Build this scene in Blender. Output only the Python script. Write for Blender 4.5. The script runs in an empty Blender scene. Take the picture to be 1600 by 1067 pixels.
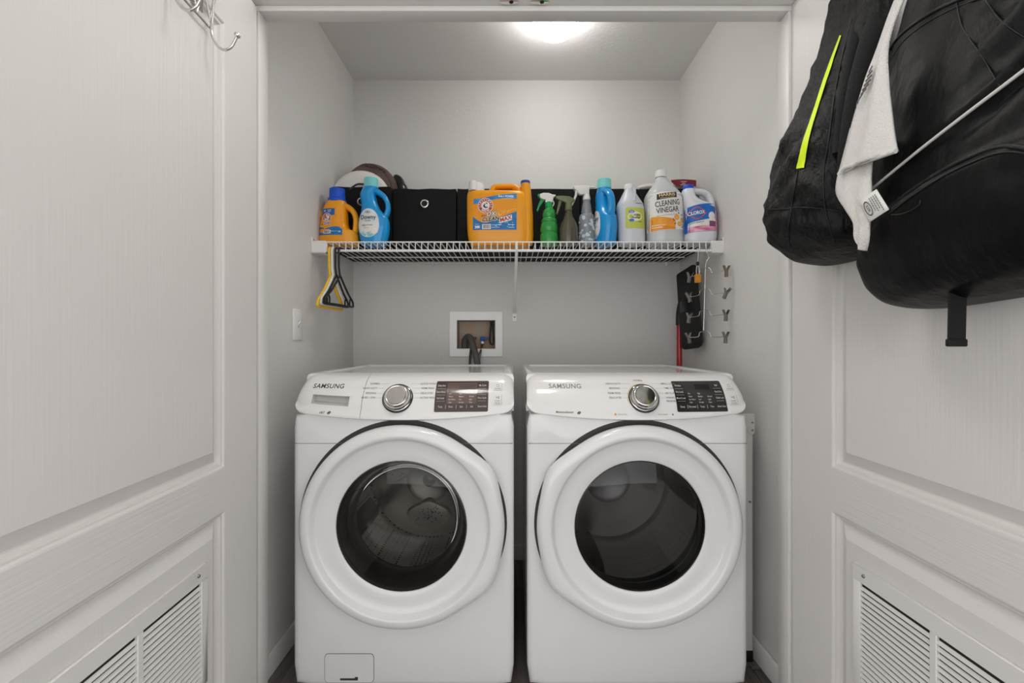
import bpy, bmesh, math, random
from mathutils import Vector, Matrix, noise as mnoise
from mathutils.bvhtree import BVHTree

# ------------------------------------------------------------------ camera, world, light, exposure
scene = bpy.context.scene
C = scene.collection
PI = math.pi
F, CX, CY, CZ = 711.1, 800.0, 533.5, 1.09
cam_d = bpy.data.cameras.new('camera'); cam_d.sensor_width = 36.0; cam_d.lens = 16.0; cam_d.clip_start = 0.02
cam = bpy.data.objects.new('camera', cam_d); C.objects.link(cam)
cam.location = (0, 0, CZ); cam.rotation_euler = (PI/2, 0, 0)
scene.camera = cam
world = bpy.data.worlds.new('world'); scene.world = world; world.use_nodes = True
world.node_tree.nodes['Background'].inputs[0].default_value = (1.0, 0.998, 0.995, 1)
world.node_tree.nodes['Background'].inputs[1].default_value = 1.55
scene.view_settings.view_transform = 'Standard'
scene.view_settings.look = 'None'
scene.view_settings.gamma = 1.0
scene.view_settings.exposure = 0.30
scene.view_settings.use_curve_mapping = False
CLOSET_LAMP, HALL_LAMP = 19.0, 14.0

random.seed(7)

# ------------------------------------------------------------------ helpers
def at(px, py, Y):
    """a point of the place: the photo's pixel at depth Y"""
    s = F / Y
    return Vector(((px-CX)/s, Y, CZ-(py-CY)/s))
def lin(h):
    h = h.lstrip('#'); o = []
    for i in (0, 2, 4):
        c = int(h[i:i+2], 16)/255
        o.append(c/12.92 if c <= .04045 else ((c+.055)/1.055)**2.4)
    return (o[0], o[1], o[2], 1)

_mats = {}
def dotted(name, col, dot, scale, rough):
    """brushed steel with a field of punched holes"""
    m = mat(name, col, rough, metal=1); nt = m.node_tree; b = nt.nodes['Principled BSDF']
    tc = nt.nodes.new('ShaderNodeTexCoord'); v = nt.nodes.new('ShaderNodeTexVoronoi'); v.inputs['Scale'].default_value = scale; v.inputs['Randomness'].default_value = .15
    r = nt.nodes.new('ShaderNodeValToRGB'); r.color_ramp.elements[0].position = .22; r.color_ramp.elements[1].position = .32
    r.color_ramp.elements[0].color = lin(dot); r.color_ramp.elements[1].color = lin(col)
    nt.links.new(tc.outputs['Object'], v.inputs['Vector']); nt.links.new(v.outputs['Distance'], r.inputs['Fac']); nt.links.new(r.outputs['Color'], b.inputs['Base Color'])
    return m
def mat(name, col='#cccccc', rough=.5, metal=0, bump=None, var=None, coat=0, emit=None, trans=0, alpha=1, spec=.5, sheen=0, ior=1.45):
    """principled material; bump=(scale xyz, strength, distance, detail); var=(scale xyz, second colour, contrast)"""
    if name in _mats: return _mats[name]
    m = bpy.data.materials.new(name); m.use_nodes = True
    nt = m.node_tree; b = nt.nodes['Principled BSDF']
    b.inputs['Base Color'].default_value = lin(col); b.inputs['Roughness'].default_value = rough
    b.inputs['Metallic'].default_value = metal; b.inputs['Coat Weight'].default_value = coat
    b.inputs['Coat Roughness'].default_value = .05
    b.inputs['Transmission Weight'].default_value = trans; b.inputs['Alpha'].default_value = alpha
    b.inputs['Specular IOR Level'].default_value = spec; b.inputs['IOR'].default_value = ior
    b.inputs['Sheen Weight'].default_value = sheen
    if emit:
        b.inputs['Emission Color'].default_value = lin(emit[0]); b.inputs['Emission Strength'].default_value = emit[1]
    def tex(scale, detail):
        tc = nt.nodes.new('ShaderNodeTexCoord'); mp = nt.nodes.new('ShaderNodeMapping')
        nt.links.new(tc.outputs['Object'], mp.inputs['Vector']); mp.inputs['Scale'].default_value = scale
        n = nt.nodes.new('ShaderNodeTexNoise'); n.inputs['Scale'].default_value = 1; n.inputs['Detail'].default_value = detail
        nt.links.new(mp.outputs['Vector'], n.inputs['Vector']); return n
    if bump:
        n = tex(bump[0], bump[3] if len(bump) > 3 else 2)
        bp = nt.nodes.new('ShaderNodeBump'); bp.inputs['Strength'].default_value = bump[1]; bp.inputs['Distance'].default_value = bump[2]
        nt.links.new(n.outputs['Fac'], bp.inputs['Height']); nt.links.new(bp.outputs['Normal'], b.inputs['Normal'])
    if var:
        n = tex(var[0], 4); r = nt.nodes.new('ShaderNodeValToRGB')
        k = var[2]; r.color_ramp.elements[0].position = .5-k; r.color_ramp.elements[1].position = .5+k
        r.color_ramp.elements[0].color = lin(col); r.color_ramp.elements[1].color = lin(var[1])
        nt.links.new(n.outputs['Fac'], r.inputs['Fac']); nt.links.new(r.outputs['Color'], b.inputs['Base Color'])
    _mats[name] = m; return m
def glass_mat(name, tint, gloss=.03, rough=.02):
    """thin tinted pane: see-through plus a fresnel reflection"""
    if name in _mats: return _mats[name]
    m = bpy.data.materials.new(name); m.use_nodes = True; nt = m.node_tree; nt.nodes.clear()
    out = nt.nodes.new('ShaderNodeOutputMaterial'); mx = nt.nodes.new('ShaderNodeMixShader')
    t = nt.nodes.new('ShaderNodeBsdfTransparent'); t.inputs[0].default_value = lin(tint)
    g = nt.nodes.new('ShaderNodeBsdfGlossy'); g.inputs['Roughness'].default_value = rough
    g.inputs['Color'].default_value = (1, 1, 1, 1)
    fr = nt.nodes.new('ShaderNodeFresnel'); fr.inputs['IOR'].default_value = 1.4
    nt.links.new(fr.outputs[0], mx.inputs[0]); nt.links.new(t.outputs[0], mx.inputs[1]); nt.links.new(g.outputs[0], mx.inputs[2])
    nt.links.new(mx.outputs[0], out.inputs[0]); _mats[name] = m; return m

def crom(pts, n):
    """Catmull-Rom resampling of tuples of any length, n steps per span"""
    P = [tuple(p) for p in pts]; out = []
    for i in range(len(P)-1):
        a, b, c, d = P[max(i-1, 0)], P[i], P[i+1], P[min(i+2, len(P)-1)]
        for k in range(n):
            t = k/n
            out.append(tuple(.5*(2*q+(r-p)*t+(2*p-5*q+4*r-s)*t*t+(3*q-p-3*r+s)*t**3) for p, q, r, s in zip(a, b, c, d)))
    out.append(P[-1]); return out
def interp(tab, x):
    if x <= tab[0][0]: return tab[0][1:]
    for a, b in zip(tab, tab[1:]):
        if x <= b[0]:
            t = (x-a[0])/(b[0]-a[0]) if b[0] != a[0] else 0
            return tuple(p+(q-p)*t for p, q in zip(a[1:], b[1:]))
    return tab[-1][1:]

class MB:
    """collects geometry of ONE part"""
    def __init__(s): s.v = []; s.f = []
    def add(s, vs, fs):
        o = len(s.v); s.v += [tuple(v) for v in vs]; s.f += [tuple(i+o for i in f) for f in fs]; return s
    def box(s, x0, x1, y0, y1, z0, z1):
        return s.add([(x0,y0,z0),(x1,y0,z0),(x1,y1,z0),(x0,y1,z0),(x0,y0,z1),(x1,y0,z1),(x1,y1,z1),(x0,y1,z1)],
                     [(3,2,1,0),(4,5,6,7),(0,1,5,4),(1,2,6,5),(2,3,7,6),(3,0,4,7)])
    def loft(s, rings, cap0=True, cap1=True, closed=True):
        n = len(rings[0]); vs = [p for r in rings for p in r]; fs = []
        for i in range(len(rings)-1):
            for k in range(n if closed else n-1):
                a, b = i*n+k, i*n+(k+1) % n
                fs.append((a, b, b+n, a+n))
        if cap0: fs.append(tuple(range(n-1, -1, -1)))
        if cap1: fs.append(tuple((len(rings)-1)*n+k for k in range(n)))
        return s.add(vs, fs)
    def tube(s, path, r, seg=8, caps=True, flat=1.0, up=None, close=False):
        P = [Vector(p) for p in path]; rings = []; prev = None; m = len(P)
        for i, p in enumerate(P):
            if close: t = P[(i+1) % m]-P[i-1]
            else: t = P[min(i+1, m-1)]-P[max(i-1, 0)]
            if t.length < 1e-9: t = Vector((0, 0, 1))
            t.normalize()
            if prev is None:
                u = Vector(up) if up else (Vector((0, 0, 1)) if abs(t.z) < .9 else Vector((1, 0, 0)))
            else: u = prev
            u = (u - t*u.dot(t)); u.normalize(); w = t.cross(u); prev = u
            rr = r[i] if isinstance(r, (list, tuple)) else r
            rings.append([p+u*(rr*math.cos(2*PI*k/seg))+w*(rr*flat*math.sin(2*PI*k/seg)) for k in range(seg)])
        if close: rings.append(rings[0]); caps = False
        return s.loft(rings, caps, caps)
    def lathe(s, prof, c=(0, 0, 0), axis='z', seg=32, caps=True):
        """prof: (r, h) along the axis"""
        rings = []
        for r, h in prof:
            ring = []
            for k in range(seg):
                a = 2*PI*k/seg; x, y = r*math.cos(a), r*math.sin(a)
                if axis == 'z': q = (c[0]+x, c[1]+y, c[2]+h)
                elif axis == 'y': q = (c[0]+x, c[1]+h, c[2]-y)
                else: q = (c[0]+h, c[1]+x, c[2]+y)
                ring.append(q)
            rings.append(ring)
        return s.loft(rings, caps, caps)
    def prism(s, poly, d0, d1, axis='y'):
        """polygon (a,b) extruded: axis y -> (a, d, b); x -> (d, a, b); z -> (a, b, d)"""
        f = {'y': lambda a, b, d: (a, d, b), 'x': lambda a, b, d: (d, a, b), 'z': lambda a, b, d: (a, b, d)}[axis]
        n = len(poly)
        return s.add([f(a, b, d0) for a, b in poly]+[f(a, b, d1) for a, b in poly],
                     [tuple(range(n)), tuple(range(2*n-1, n-1, -1))]+[(k, n+k, n+(k+1) % n, (k+1) % n) for k in range(n)])
    def grid(s, fn, nu, nv, skip=None):
        vs = [fn(i/nu, j/nv) for j in range(nv+1) for i in range(nu+1)]; fs = []
        for j in range(nv):
            for i in range(nu):
                if skip and skip((i+.5)/nu, (j+.5)/nv): continue
                a = j*(nu+1)+i; fs.append((a, a+1, a+nu+2, a+nu+1))
        return s.add(vs, fs)
    def ball(s, c, rx, ry=None, rz=None, seg=14, rg=8):
        ry = ry or rx; rz = rz or rx
        rings = []
        for j in range(rg+1):
            a = -PI/2+PI*j/rg; q = max(math.cos(a), .002)
            rings.append([(c[0]+rx*q*math.cos(2*PI*k/seg), c[1]+ry*q*math.sin(2*PI*k/seg), c[2]+rz*math.sin(a)) for k in range(seg)])
        return s.loft(rings)
    def map(s, fn): s.v = [tuple(fn(Vector(p))) for p in s.v]; return s

def mesh_of(mb, m, name, smooth=40, bevel=0, seg=2, fix=True):
    me = bpy.data.meshes.new(name); me.from_pydata(mb.v, [], mb.f)
    bm = bmesh.new(); bm.from_mesh(me)
    if fix:
        bmesh.ops.remove_doubles(bm, verts=bm.verts, dist=1e-6)
        bmesh.ops.recalc_face_normals(bm, faces=bm.faces)
    if bevel:
        es = [e for e in bm.edges if len(e.link_faces) == 2 and e.calc_face_angle(0) > .6]
        bmesh.ops.bevel(bm, geom=es, offset=bevel, segments=seg, profile=.5, affect='EDGES', clamp_overlap=True)
    bm.to_mesh(me); bm.free()
    if smooth:
        me.shade_smooth(); me.set_sharp_from_angle(angle=math.radians(smooth))
    if m: me.materials.append(m)
    return me
def obj(name, mb, m, parent=None, loc=None, smooth=40, bevel=0, seg=2, fix=True, label=None, kind=None):
    """one part; with a parent the coordinates are the parent's own"""
    o = bpy.data.objects.new(name, mesh_of(mb, m, name, smooth, bevel, seg, fix)); C.objects.link(o)
    if parent: o.parent = parent
    if loc: o.location = loc
    if label: o['label'] = label
    if kind: o['kind'] = kind
    return o
def local(mb, root):
    """world-built geometry brought into a thing's own coordinates"""
    L = Vector(root.location); return mb.map(lambda p: p-L)
def wobj(name, mb, m, root, **k): return obj(name, local(mb, root), m, root, **k)
def thing(name, label, cat, loc=(0, 0, 0), rz=0, group=None):
    o = bpy.data.objects.new(name, None); C.objects.link(o); o.empty_display_size = .05
    o.location = loc; o.rotation_euler = (0, 0, rz); tag(o, label, cat, group); return o
def tag(o, label, cat, group=None):
    o['label'] = label; o['category'] = cat
    if group: o['group'] = group
    return o
def single(name, mb, m, label, cat, loc=(0, 0, 0), group=None, **k):
    o = obj(name, mb.map(lambda p: p-Vector(loc)), m, **k); o.location = loc; return tag(o, label, cat, group)
def struct(name, mb, m, **k):
    o = obj(name, mb, m, **k); o['kind'] = 'structure'; return o
def link_copy(o, parent, loc=None, rot=None):
    c = o.copy(); C.objects.link(c); c.parent = parent
    if loc is not None: c.location = loc
    if rot is not None: c.rotation_euler = rot
    return c
def copy_tree(o, parent=None):
    c = o.copy(); C.objects.link(c); c.parent = parent
    for ch in list(o.children): copy_tree(ch, c)
    return c

_txt = {}
def text2d(s, size, bold=0, shear=0, align='CENTER', xs=1, space=1):
    """outline lettering as flat triangles (verts 2-D, faces)"""
    key = (s, bold, shear, align, space)
    if key not in _txt:
        cu = bpy.data.curves.new('t', 'FONT'); cu.body = s; cu.size = 1; cu.align_x = align; cu.align_y = 'CENTER'
        cu.offset = bold; cu.shear = shear; cu.resolution_u = 3; cu.space_character = space
        o = bpy.data.objects.new('t', cu); C.objects.link(o)
        dg = bpy.context.evaluated_depsgraph_get(); e = o.evaluated_get(dg); me = e.to_mesh()
        _txt[key] = ([(v.co.x, v.co.y) for v in me.vertices], [tuple(p.vertices) for p in me.polygons])
        e.to_mesh_clear(); bpy.data.objects.remove(o); bpy.data.curves.remove(cu)
    v, f = _txt[key]
    return [(a*size*xs, b*size) for a, b in v], f
def put_text(mb, s, size, fn, u=0, v=0, rot=0, **k):
    """lettering laid on a surface: fn(u, v) -> point"""
    vs, fs = text2d(s, size, **k); c, q = math.cos(rot), math.sin(rot)
    return mb.add([fn(u+a*c-b*q, v+a*q+b*c) for a, b in vs], fs)
def patch(mb, fn, us, lo, hi, rows=4):
    """a label patch between two edge curves lo(u), hi(u)"""
    n = len(us)
    return mb.grid(lambda i, j: fn(us[round(i*(n-1))], lo(us[round(i*(n-1))])*(1-j)+hi(us[round(i*(n-1))])*j), n-1, rows)
def lsp(a, b, n): return [a+(b-a)*i/(n-1) for i in range(n)]
def rrect(mb, fn, u0, u1, v0, v1, r=.003, n=13, rows=5):
    def ins(u):
        d = min(u-u0, u1-u)
        return r-math.sqrt(max(0, r*r-(r-d)**2)) if d < r else 0
    us = sorted(set(lsp(u0, u1, n)+[u0+r*k/4 for k in range(5)]+[u1-r*k/4 for k in range(5)]))
    return patch(mb, fn, us, lambda u: v0+ins(u), lambda u: v1-ins(u), rows)
def disc(mb, fn, u, v, r, rin=0, seg=24, ry=None):
    k = (ry or r)/r; vs, fs = [], []
    for j in range(seg):
        a = 2*PI*j/seg
        vs += [fn(u+r*math.cos(a), v+r*k*math.sin(a)), fn(u+rin*math.cos(a), v+rin*k*math.sin(a))]
    if rin:
        fs = [(2*j, (2*j+2) % (2*seg), (2*j+3) % (2*seg), 2*j+1) for j in range(seg)]
    else:
        vs.append(fn(u, v)); fs = [(2*j, (2*j+2) % (2*seg), 2*seg) for j in range(seg)]
    return mb.add(vs, fs)

# ------------------------------------------------------------------ shared materials
M_wall = mat('painted orange peel wall', '#d9d7d4', .62, bump=((95, 95, 95), .35, .0022, 3))
M_ceil = mat('painted ceiling', '#e6e5e3', .7, bump=((80, 80, 80), .4, .002, 3))
M_trim = mat('semi gloss trim paint', '#dcdad7', .38, bump=((30, 30, 30), .06, .001))
M_doorv = mat('moulded door paint, upright grain', '#d8d5d2', .45, bump=((14, 190, 5), .5, .0011, 4))
M_doorh = mat('moulded door paint, level grain', '#d8d5d2', .45, bump=((14, 5, 190), .6, .0012, 4))
M_white = mat('white enamel', '#e6e5e5', .16, coat=.5)
M_white2 = mat('white moulded plastic', '#e8e7e6', .13, coat=.4)
M_epoxy = mat('white epoxy coated wire', '#e9e8e6', .35)
M_chrome = mat('polished chrome', '#d9d7d4', .12, metal=1)
M_steel = mat('brushed steel', '#8c8a87', .32, metal=1)
M_black = mat('black plastic', '#101011', .4)
M_dark = mat('dark gap', '#1c1b1b', .7)
M_grey = mat('grey rubber', '#4b4a49', .6)
M_ink = mat('dark grey print', '#3a393a', .6)
M_paper = mat('white print', '#f4f3f1', .5)
M_seam = mat('shadow gap grey', '#6f6d6b', .6)

# ------------------------------------------------------------------ the closet and the hall before it
XL, XR, YB, ZC = -.795, .840, 2.28, 2.398
YJ0, YJ1 = 1.279, 1.339            # jamb front and back
OL, OR, OH = -.729, .795, 2.028    # the opening
HX0, HX1, HY = -1.9, 1.9, -2.4     # the hall runs on behind the camera
BOX = (-.276, -.083, 1.053, 1.197)   # opening of the washer outlet box
struct('wall_back', MB().box(XL-.1, BOX[0], YB, YB+.12, 0, ZC).box(BOX[1], XR+.1, YB, YB+.12, 0, ZC).box(BOX[0], BOX[1], YB, YB+.12, 0, BOX[2]).box(BOX[0], BOX[1], YB, YB+.12, BOX[3], ZC), M_wall, smooth=0)
struct('wall_left', MB().box(XL-.1, XL, YJ1+.02, YB, 0, ZC), M_wall)
struct('wall_right', MB().box(XR, XR+.1, YJ1+.02, YB, 0, ZC), M_wall)
struct('ceiling', MB().box(XL-.1, XR+.1, YJ1+.02, YB+.1, ZC, ZC+.1), M_ceil)
struct('wall_front_left', MB().box(HX0, OL-.02, YJ0-.02, YJ1+.02, 0, ZC), M_wall)
struct('wall_front_right', MB().box(OR+.02, HX1, YJ0-.02, YJ1+.02, 0, ZC), M_wall)
struct('wall_front_top', MB().box(OL-.02, OR+.02, YJ0-.02, YJ1+.02, OH+.03, ZC), M_wall)
struct('ceiling_hall', MB().box(HX0, HX1, HY, YJ0-.02, ZC, ZC+.1), M_ceil)
fl = struct('floor', MB().box(HX0, HX1, HY, YB, -.05, -.004), mat('floor underlay', '#2a2725', .8))
M_plank = [mat('weathered oak vinyl %s' % c, c, .45, bump=((160, 6, 10), .25, .001, 4), var=((60, 3, 8), d, .22))
           for c, d in (('#7a726d', '#4e4844'), ('#857c77', '#5c5550'), ('#6e6661', '#46403c'))]
pm = [mesh_of(MB().box(-.0885, .0885, 0, 1.196, -.006, 0), m, 'plank', 0, bevel=.0015, seg=1) for m in M_plank]
for i in range(22):
    off = random.uniform(0, 1.1)
    for k in range(5):
        y = HY+off-1.2+k*1.2
        if y+1.2 > YB or y < HY: continue
        o = bpy.data.objects.new('plank', random.choice(pm)); C.objects.link(o); o.parent = fl
        o.location = (HX0+.09+i*.18, y, 0)
    yt = [c for c in fl.children if abs(c.location.x-(HX0+.09+i*.18)) < .01]
    y1 = max(c.location.y for c in yt)+1.2
    if YB-y1 > .05:
        obj('plank', MB().box(-.0885, .0885, 0, YB-y1-.004, -.006, 0), random.choice(M_plank), fl, (HX0+.09+i*.18, y1, 0), 0)
def baseboard(name, x0, x1, y0, y1): struct(name, MB().box(x0, x1, y0, y1, 0, .075), M_trim, bevel=.004)
baseboard('baseboard_left', XL, XL+.012, YJ1+.02, YB)
baseboard('baseboard_right', XR-.012, XR, YJ1+.02, YB)
baseboard('baseboard_back', XL+.012, XR-.012, YB-.012, YB)
# jambs with a door stop, and the head
def jamb(name, x, sgn):
    mb = MB().box(min(x, x-sgn*.02), max(x, x-sgn*.02), YJ0-.02, YJ1+.022, 0, OH+.03)
    mb.box(min(x, x+sgn*.011), max(x, x+sgn*.011), YJ0+.012, YJ1-.008, 0, OH)
    return struct(name, mb, M_trim, bevel=.0025)
jamb('trim_1', OL, 1); jamb('trim_2', OR, -1)
hd = struct('trim_3', MB().box(OL, OR, YJ0-.02, YJ1+.022, OH+.016, OH+.03).box(OL, OR, YJ0+.012, YJ1-.002, OH, OH+.016), M_trim, bevel=.0025)
for x in (-.008, .078):
    p = obj('strike_plate', MB().prism([(x+.027*math.cos(a), YJ0-.003+.009*math.sin(a)) for a in lsp(0, 2*PI*15/16, 16)], OH+.0135, OH+.0165, 'z'), M_chrome, hd)
    obj('strike_hole', MB().lathe([(.006, 0), (.006, .001)], (x+.006, YJ0-.003, OH+.0128), seg=12), M_dark, p)
for n, x0, x1 in (('trim_4', OL-.085, OL-.012), ('trim_5', OR+.012, OR+.085)):
    struct(n, MB().box(x0, x1, YJ0-.036, YJ0-.02, 0, OH+.09), M_trim, bevel=.004)
struct('trim_6', MB().box(OL-.012, OR+.012, YJ0-.036, YJ0-.02, OH+.022, OH+.09), M_trim, bevel=.004)

# ------------------------------------------------------------------ ceiling lamps
def dome_lamp(label, x, y, r, h, power):
    t = thing('ceiling_light', label, 'ceiling light', (x, y, ZC))
    obj('base', MB().lathe([(r*.9, 0), (r*1.02, -.004), (r*1.02, -.018), (r*.95, -.022)], seg=40), M_white2, t)
    g = [(r*.80, -.02), (r*.93, -.028), (r*.985, -.040)]+[(r*math.cos(a), -.048-(h-.028)*math.sin(a)) for a in lsp(0, PI/2*.985, 12)]
    obj('globe', MB().lathe(g, seg=40), mat('lit opal glass %g' % power, '#ffffff', .3, emit=('#fffdf9', power)), t)
dome_lamp('lit white opal dome lamp on the closet ceiling above the shelf', .172, 1.80, .092, .080, CLOSET_LAMP)
dome_lamp('lit white opal dome lamp on the hall ceiling outside the closet', -.08, .975, .14, .09, HALL_LAMP)

# ------------------------------------------------------------------ the two moulded doors
def make_door(name, hinge, dirv, sgn):
    """face coordinates: u from the hinge edge, z up, n out of the face; sgn = side the face looks to"""
    W, H, T = .84, 2.02, .035
    ang = math.atan2(dirv[1], dirv[0])
    ux, uy = math.cos(ang), math.sin(ang); nx, ny = (uy, -ux) if sgn*uy > 0 else (-uy, ux)
    def P(u, z, n): return (hinge[0]+ux*u+nx*n, hinge[1]+uy*u+ny*n, .008+z)
    def fbox(mb, u0, u1, z0, z1, n0, n1):
        b = MB().box(u0, u1, n0, n1, z0, z1); mb.add([P(p[0], p[2], p[1]) for p in b.v], b.f); return mb
    d = struct(name, fbox(MB(), .002, W-.002, .002, H-.002, -T, -.018), M_doorv, smooth=0)
    st, sf, tr, br = .150, .105, .150, .22
    z1, z2 = .664, .770           # the lock rail
    for u0, u1 in ((0, st), (W-sf, W)):
        obj('stile', fbox(MB(), u0, u1, 0, H, -.019, 0), M_doorv, d, smooth=0)
    for a, b in ((0, br), (z1, z2), (H-tr, H)):
        obj('rail', fbox(MB(), st, W-sf, a, b, -.019, 0), M_doorh, d, smooth=0)
    prof = [(0, 0), (.003, -.001), (.006, -.0045), (.010, -.0055), (.013, -.0115), (.018, -.0145), (.021, -.0145), (.046, -.0025), (.049, -.0008), (.053, -.0008)]
    for a, b in ((br, z1), (z2, H-tr)):
        rings = []
        for i, h in prof:
            rings.append([P(st+i, a+i, h), P(W-sf-i, a+i, h), P(W-sf-i, b-i, h), P(st+i, b-i, h)])
        obj('panel', MB().loft(rings, False, True), M_doorv, d, smooth=25, fix=False)
    # return air grille screwed on the lower panel
    gu0, gu1, gz0, gz1 = .228, .630, .27, .575
    M_g = mat('white grille paint', '#dddbd8', .35)
    fr = MB(); op = [(gu0+.022, gu0+.022+.170), (gu0+.207, gu1-.022)]
    lo, hi = gz0+.03, gz1-.036
    n0, n1 = -.001, .006
    fbox(fr, gu0, gu1, hi, gz1, n0, n1); fbox(fr, gu0, gu1, gz0, lo, n0, n1)
    fbox(fr, gu0, op[0][0], lo, hi, n0, n1); fbox(fr, op[0][1], op[1][0], lo, hi, n0, n1); fbox(fr, op[1][1], gu1, lo, hi, n0, n1)
    for k in (gu0, gu1):                         # turned edge of the frame
        pass
    g = obj('vent_grille', fr, M_g, d, bevel=.0015, seg=1)
    for k in range(2):
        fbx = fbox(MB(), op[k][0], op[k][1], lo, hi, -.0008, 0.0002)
        obj('grille_backing', fbx, mat('painted shade behind slats', '#262524', .8), g, smooth=0)  # dark sheet on the panel, shade between the slats put into its colour
        m = None; z = lo+.003
        pts = [(.0003, .0064), (.0012, .0074), (.0056, .0012), (.0048, .0)]
        while z < hi-.010:
            if m is None:
                s_ = MB(); s_.add([P(u, z+b, a) for u in op[k] for a, b in pts], [(0,1,2,3),(7,6,5,4),(0,4,5,1),(1,5,6,2),(2,6,7,3),(3,7,4,0)])
                m = mesh_of(s_, M_g, 'slat', 0); zb = z
            o = bpy.data.objects.new('slat', m); C.objects.link(o); o.parent = g; o.location = (0, 0, z-zb)
            z += .0122
    for u in (gu0+.033, gu1-.033):
        c = P(u, gz1-.017, .006)
        obj('screw', MB().ball((0, 0, 0), .0042, seg=10, rg=6), M_steel, g, c)
    return d
make_door('door_1', (OL+.012, YJ0-.002), (.042, -1), 1)
make_door('door_2', (OR-.004, YJ0-.002), (.0, -1), -1)

# ------------------------------------------------------------------ washer and dryer
YF = 1.41
def rr_loop(hw, z0, z1, r, n=96, cz=.527):
    """rounded rectangle, its points spread by angle about (0, cz) so that it bridges to a circle"""
    out = []
    for k in range(n):
        a = 2*PI*k/n; dx, dz = math.cos(a), math.sin(a); lo, hi = 0, 2
        for _ in range(40):
            t = (lo+hi)/2; x, z = abs(dx*t), cz+dz*t
            zc = min(max(z, z0+r), z1-r); xc = min(x, hw-r)
            inside = math.hypot(x-xc, z-zc) <= r
            lo, hi = (t, hi) if inside else (lo, t)
        out.append((dx*lo, cz+dz*lo))
    return out
PROF = crom([(0, .014), (.02, .005), (.07, .004), (.20, .014), (.35, .0215), (.5, .0325), (.65, .0475), (.8, .068), (.9, .088), (.97, .111), (1.0, .142)], 5)
HWM = .343
def zbot(x): return .868-.020*(1-(x/HWM)**2)
ZT = .985
def pan(x, t):
    d = HWM-abs(x); r = .034; c = r-math.sqrt(max(0, r*r-(r-d)**2)) if d < r else 0
    b, tp = zbot(x)+c*.7, ZT-c*.75
    y = interp(PROF, t)[0]-.032*(1-(x/HWM)**2)+c*.5
    return (x, y, b+(tp-b)*t)
def pan_xz(x, z):
    b = zbot(x); p = pan(x, (z-b)/(ZT-b)); return p
def on_panel(eps=.0008): return lambda u, v: (u, pan_xz(u, v)[1]-eps, v-eps*.3)

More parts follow.
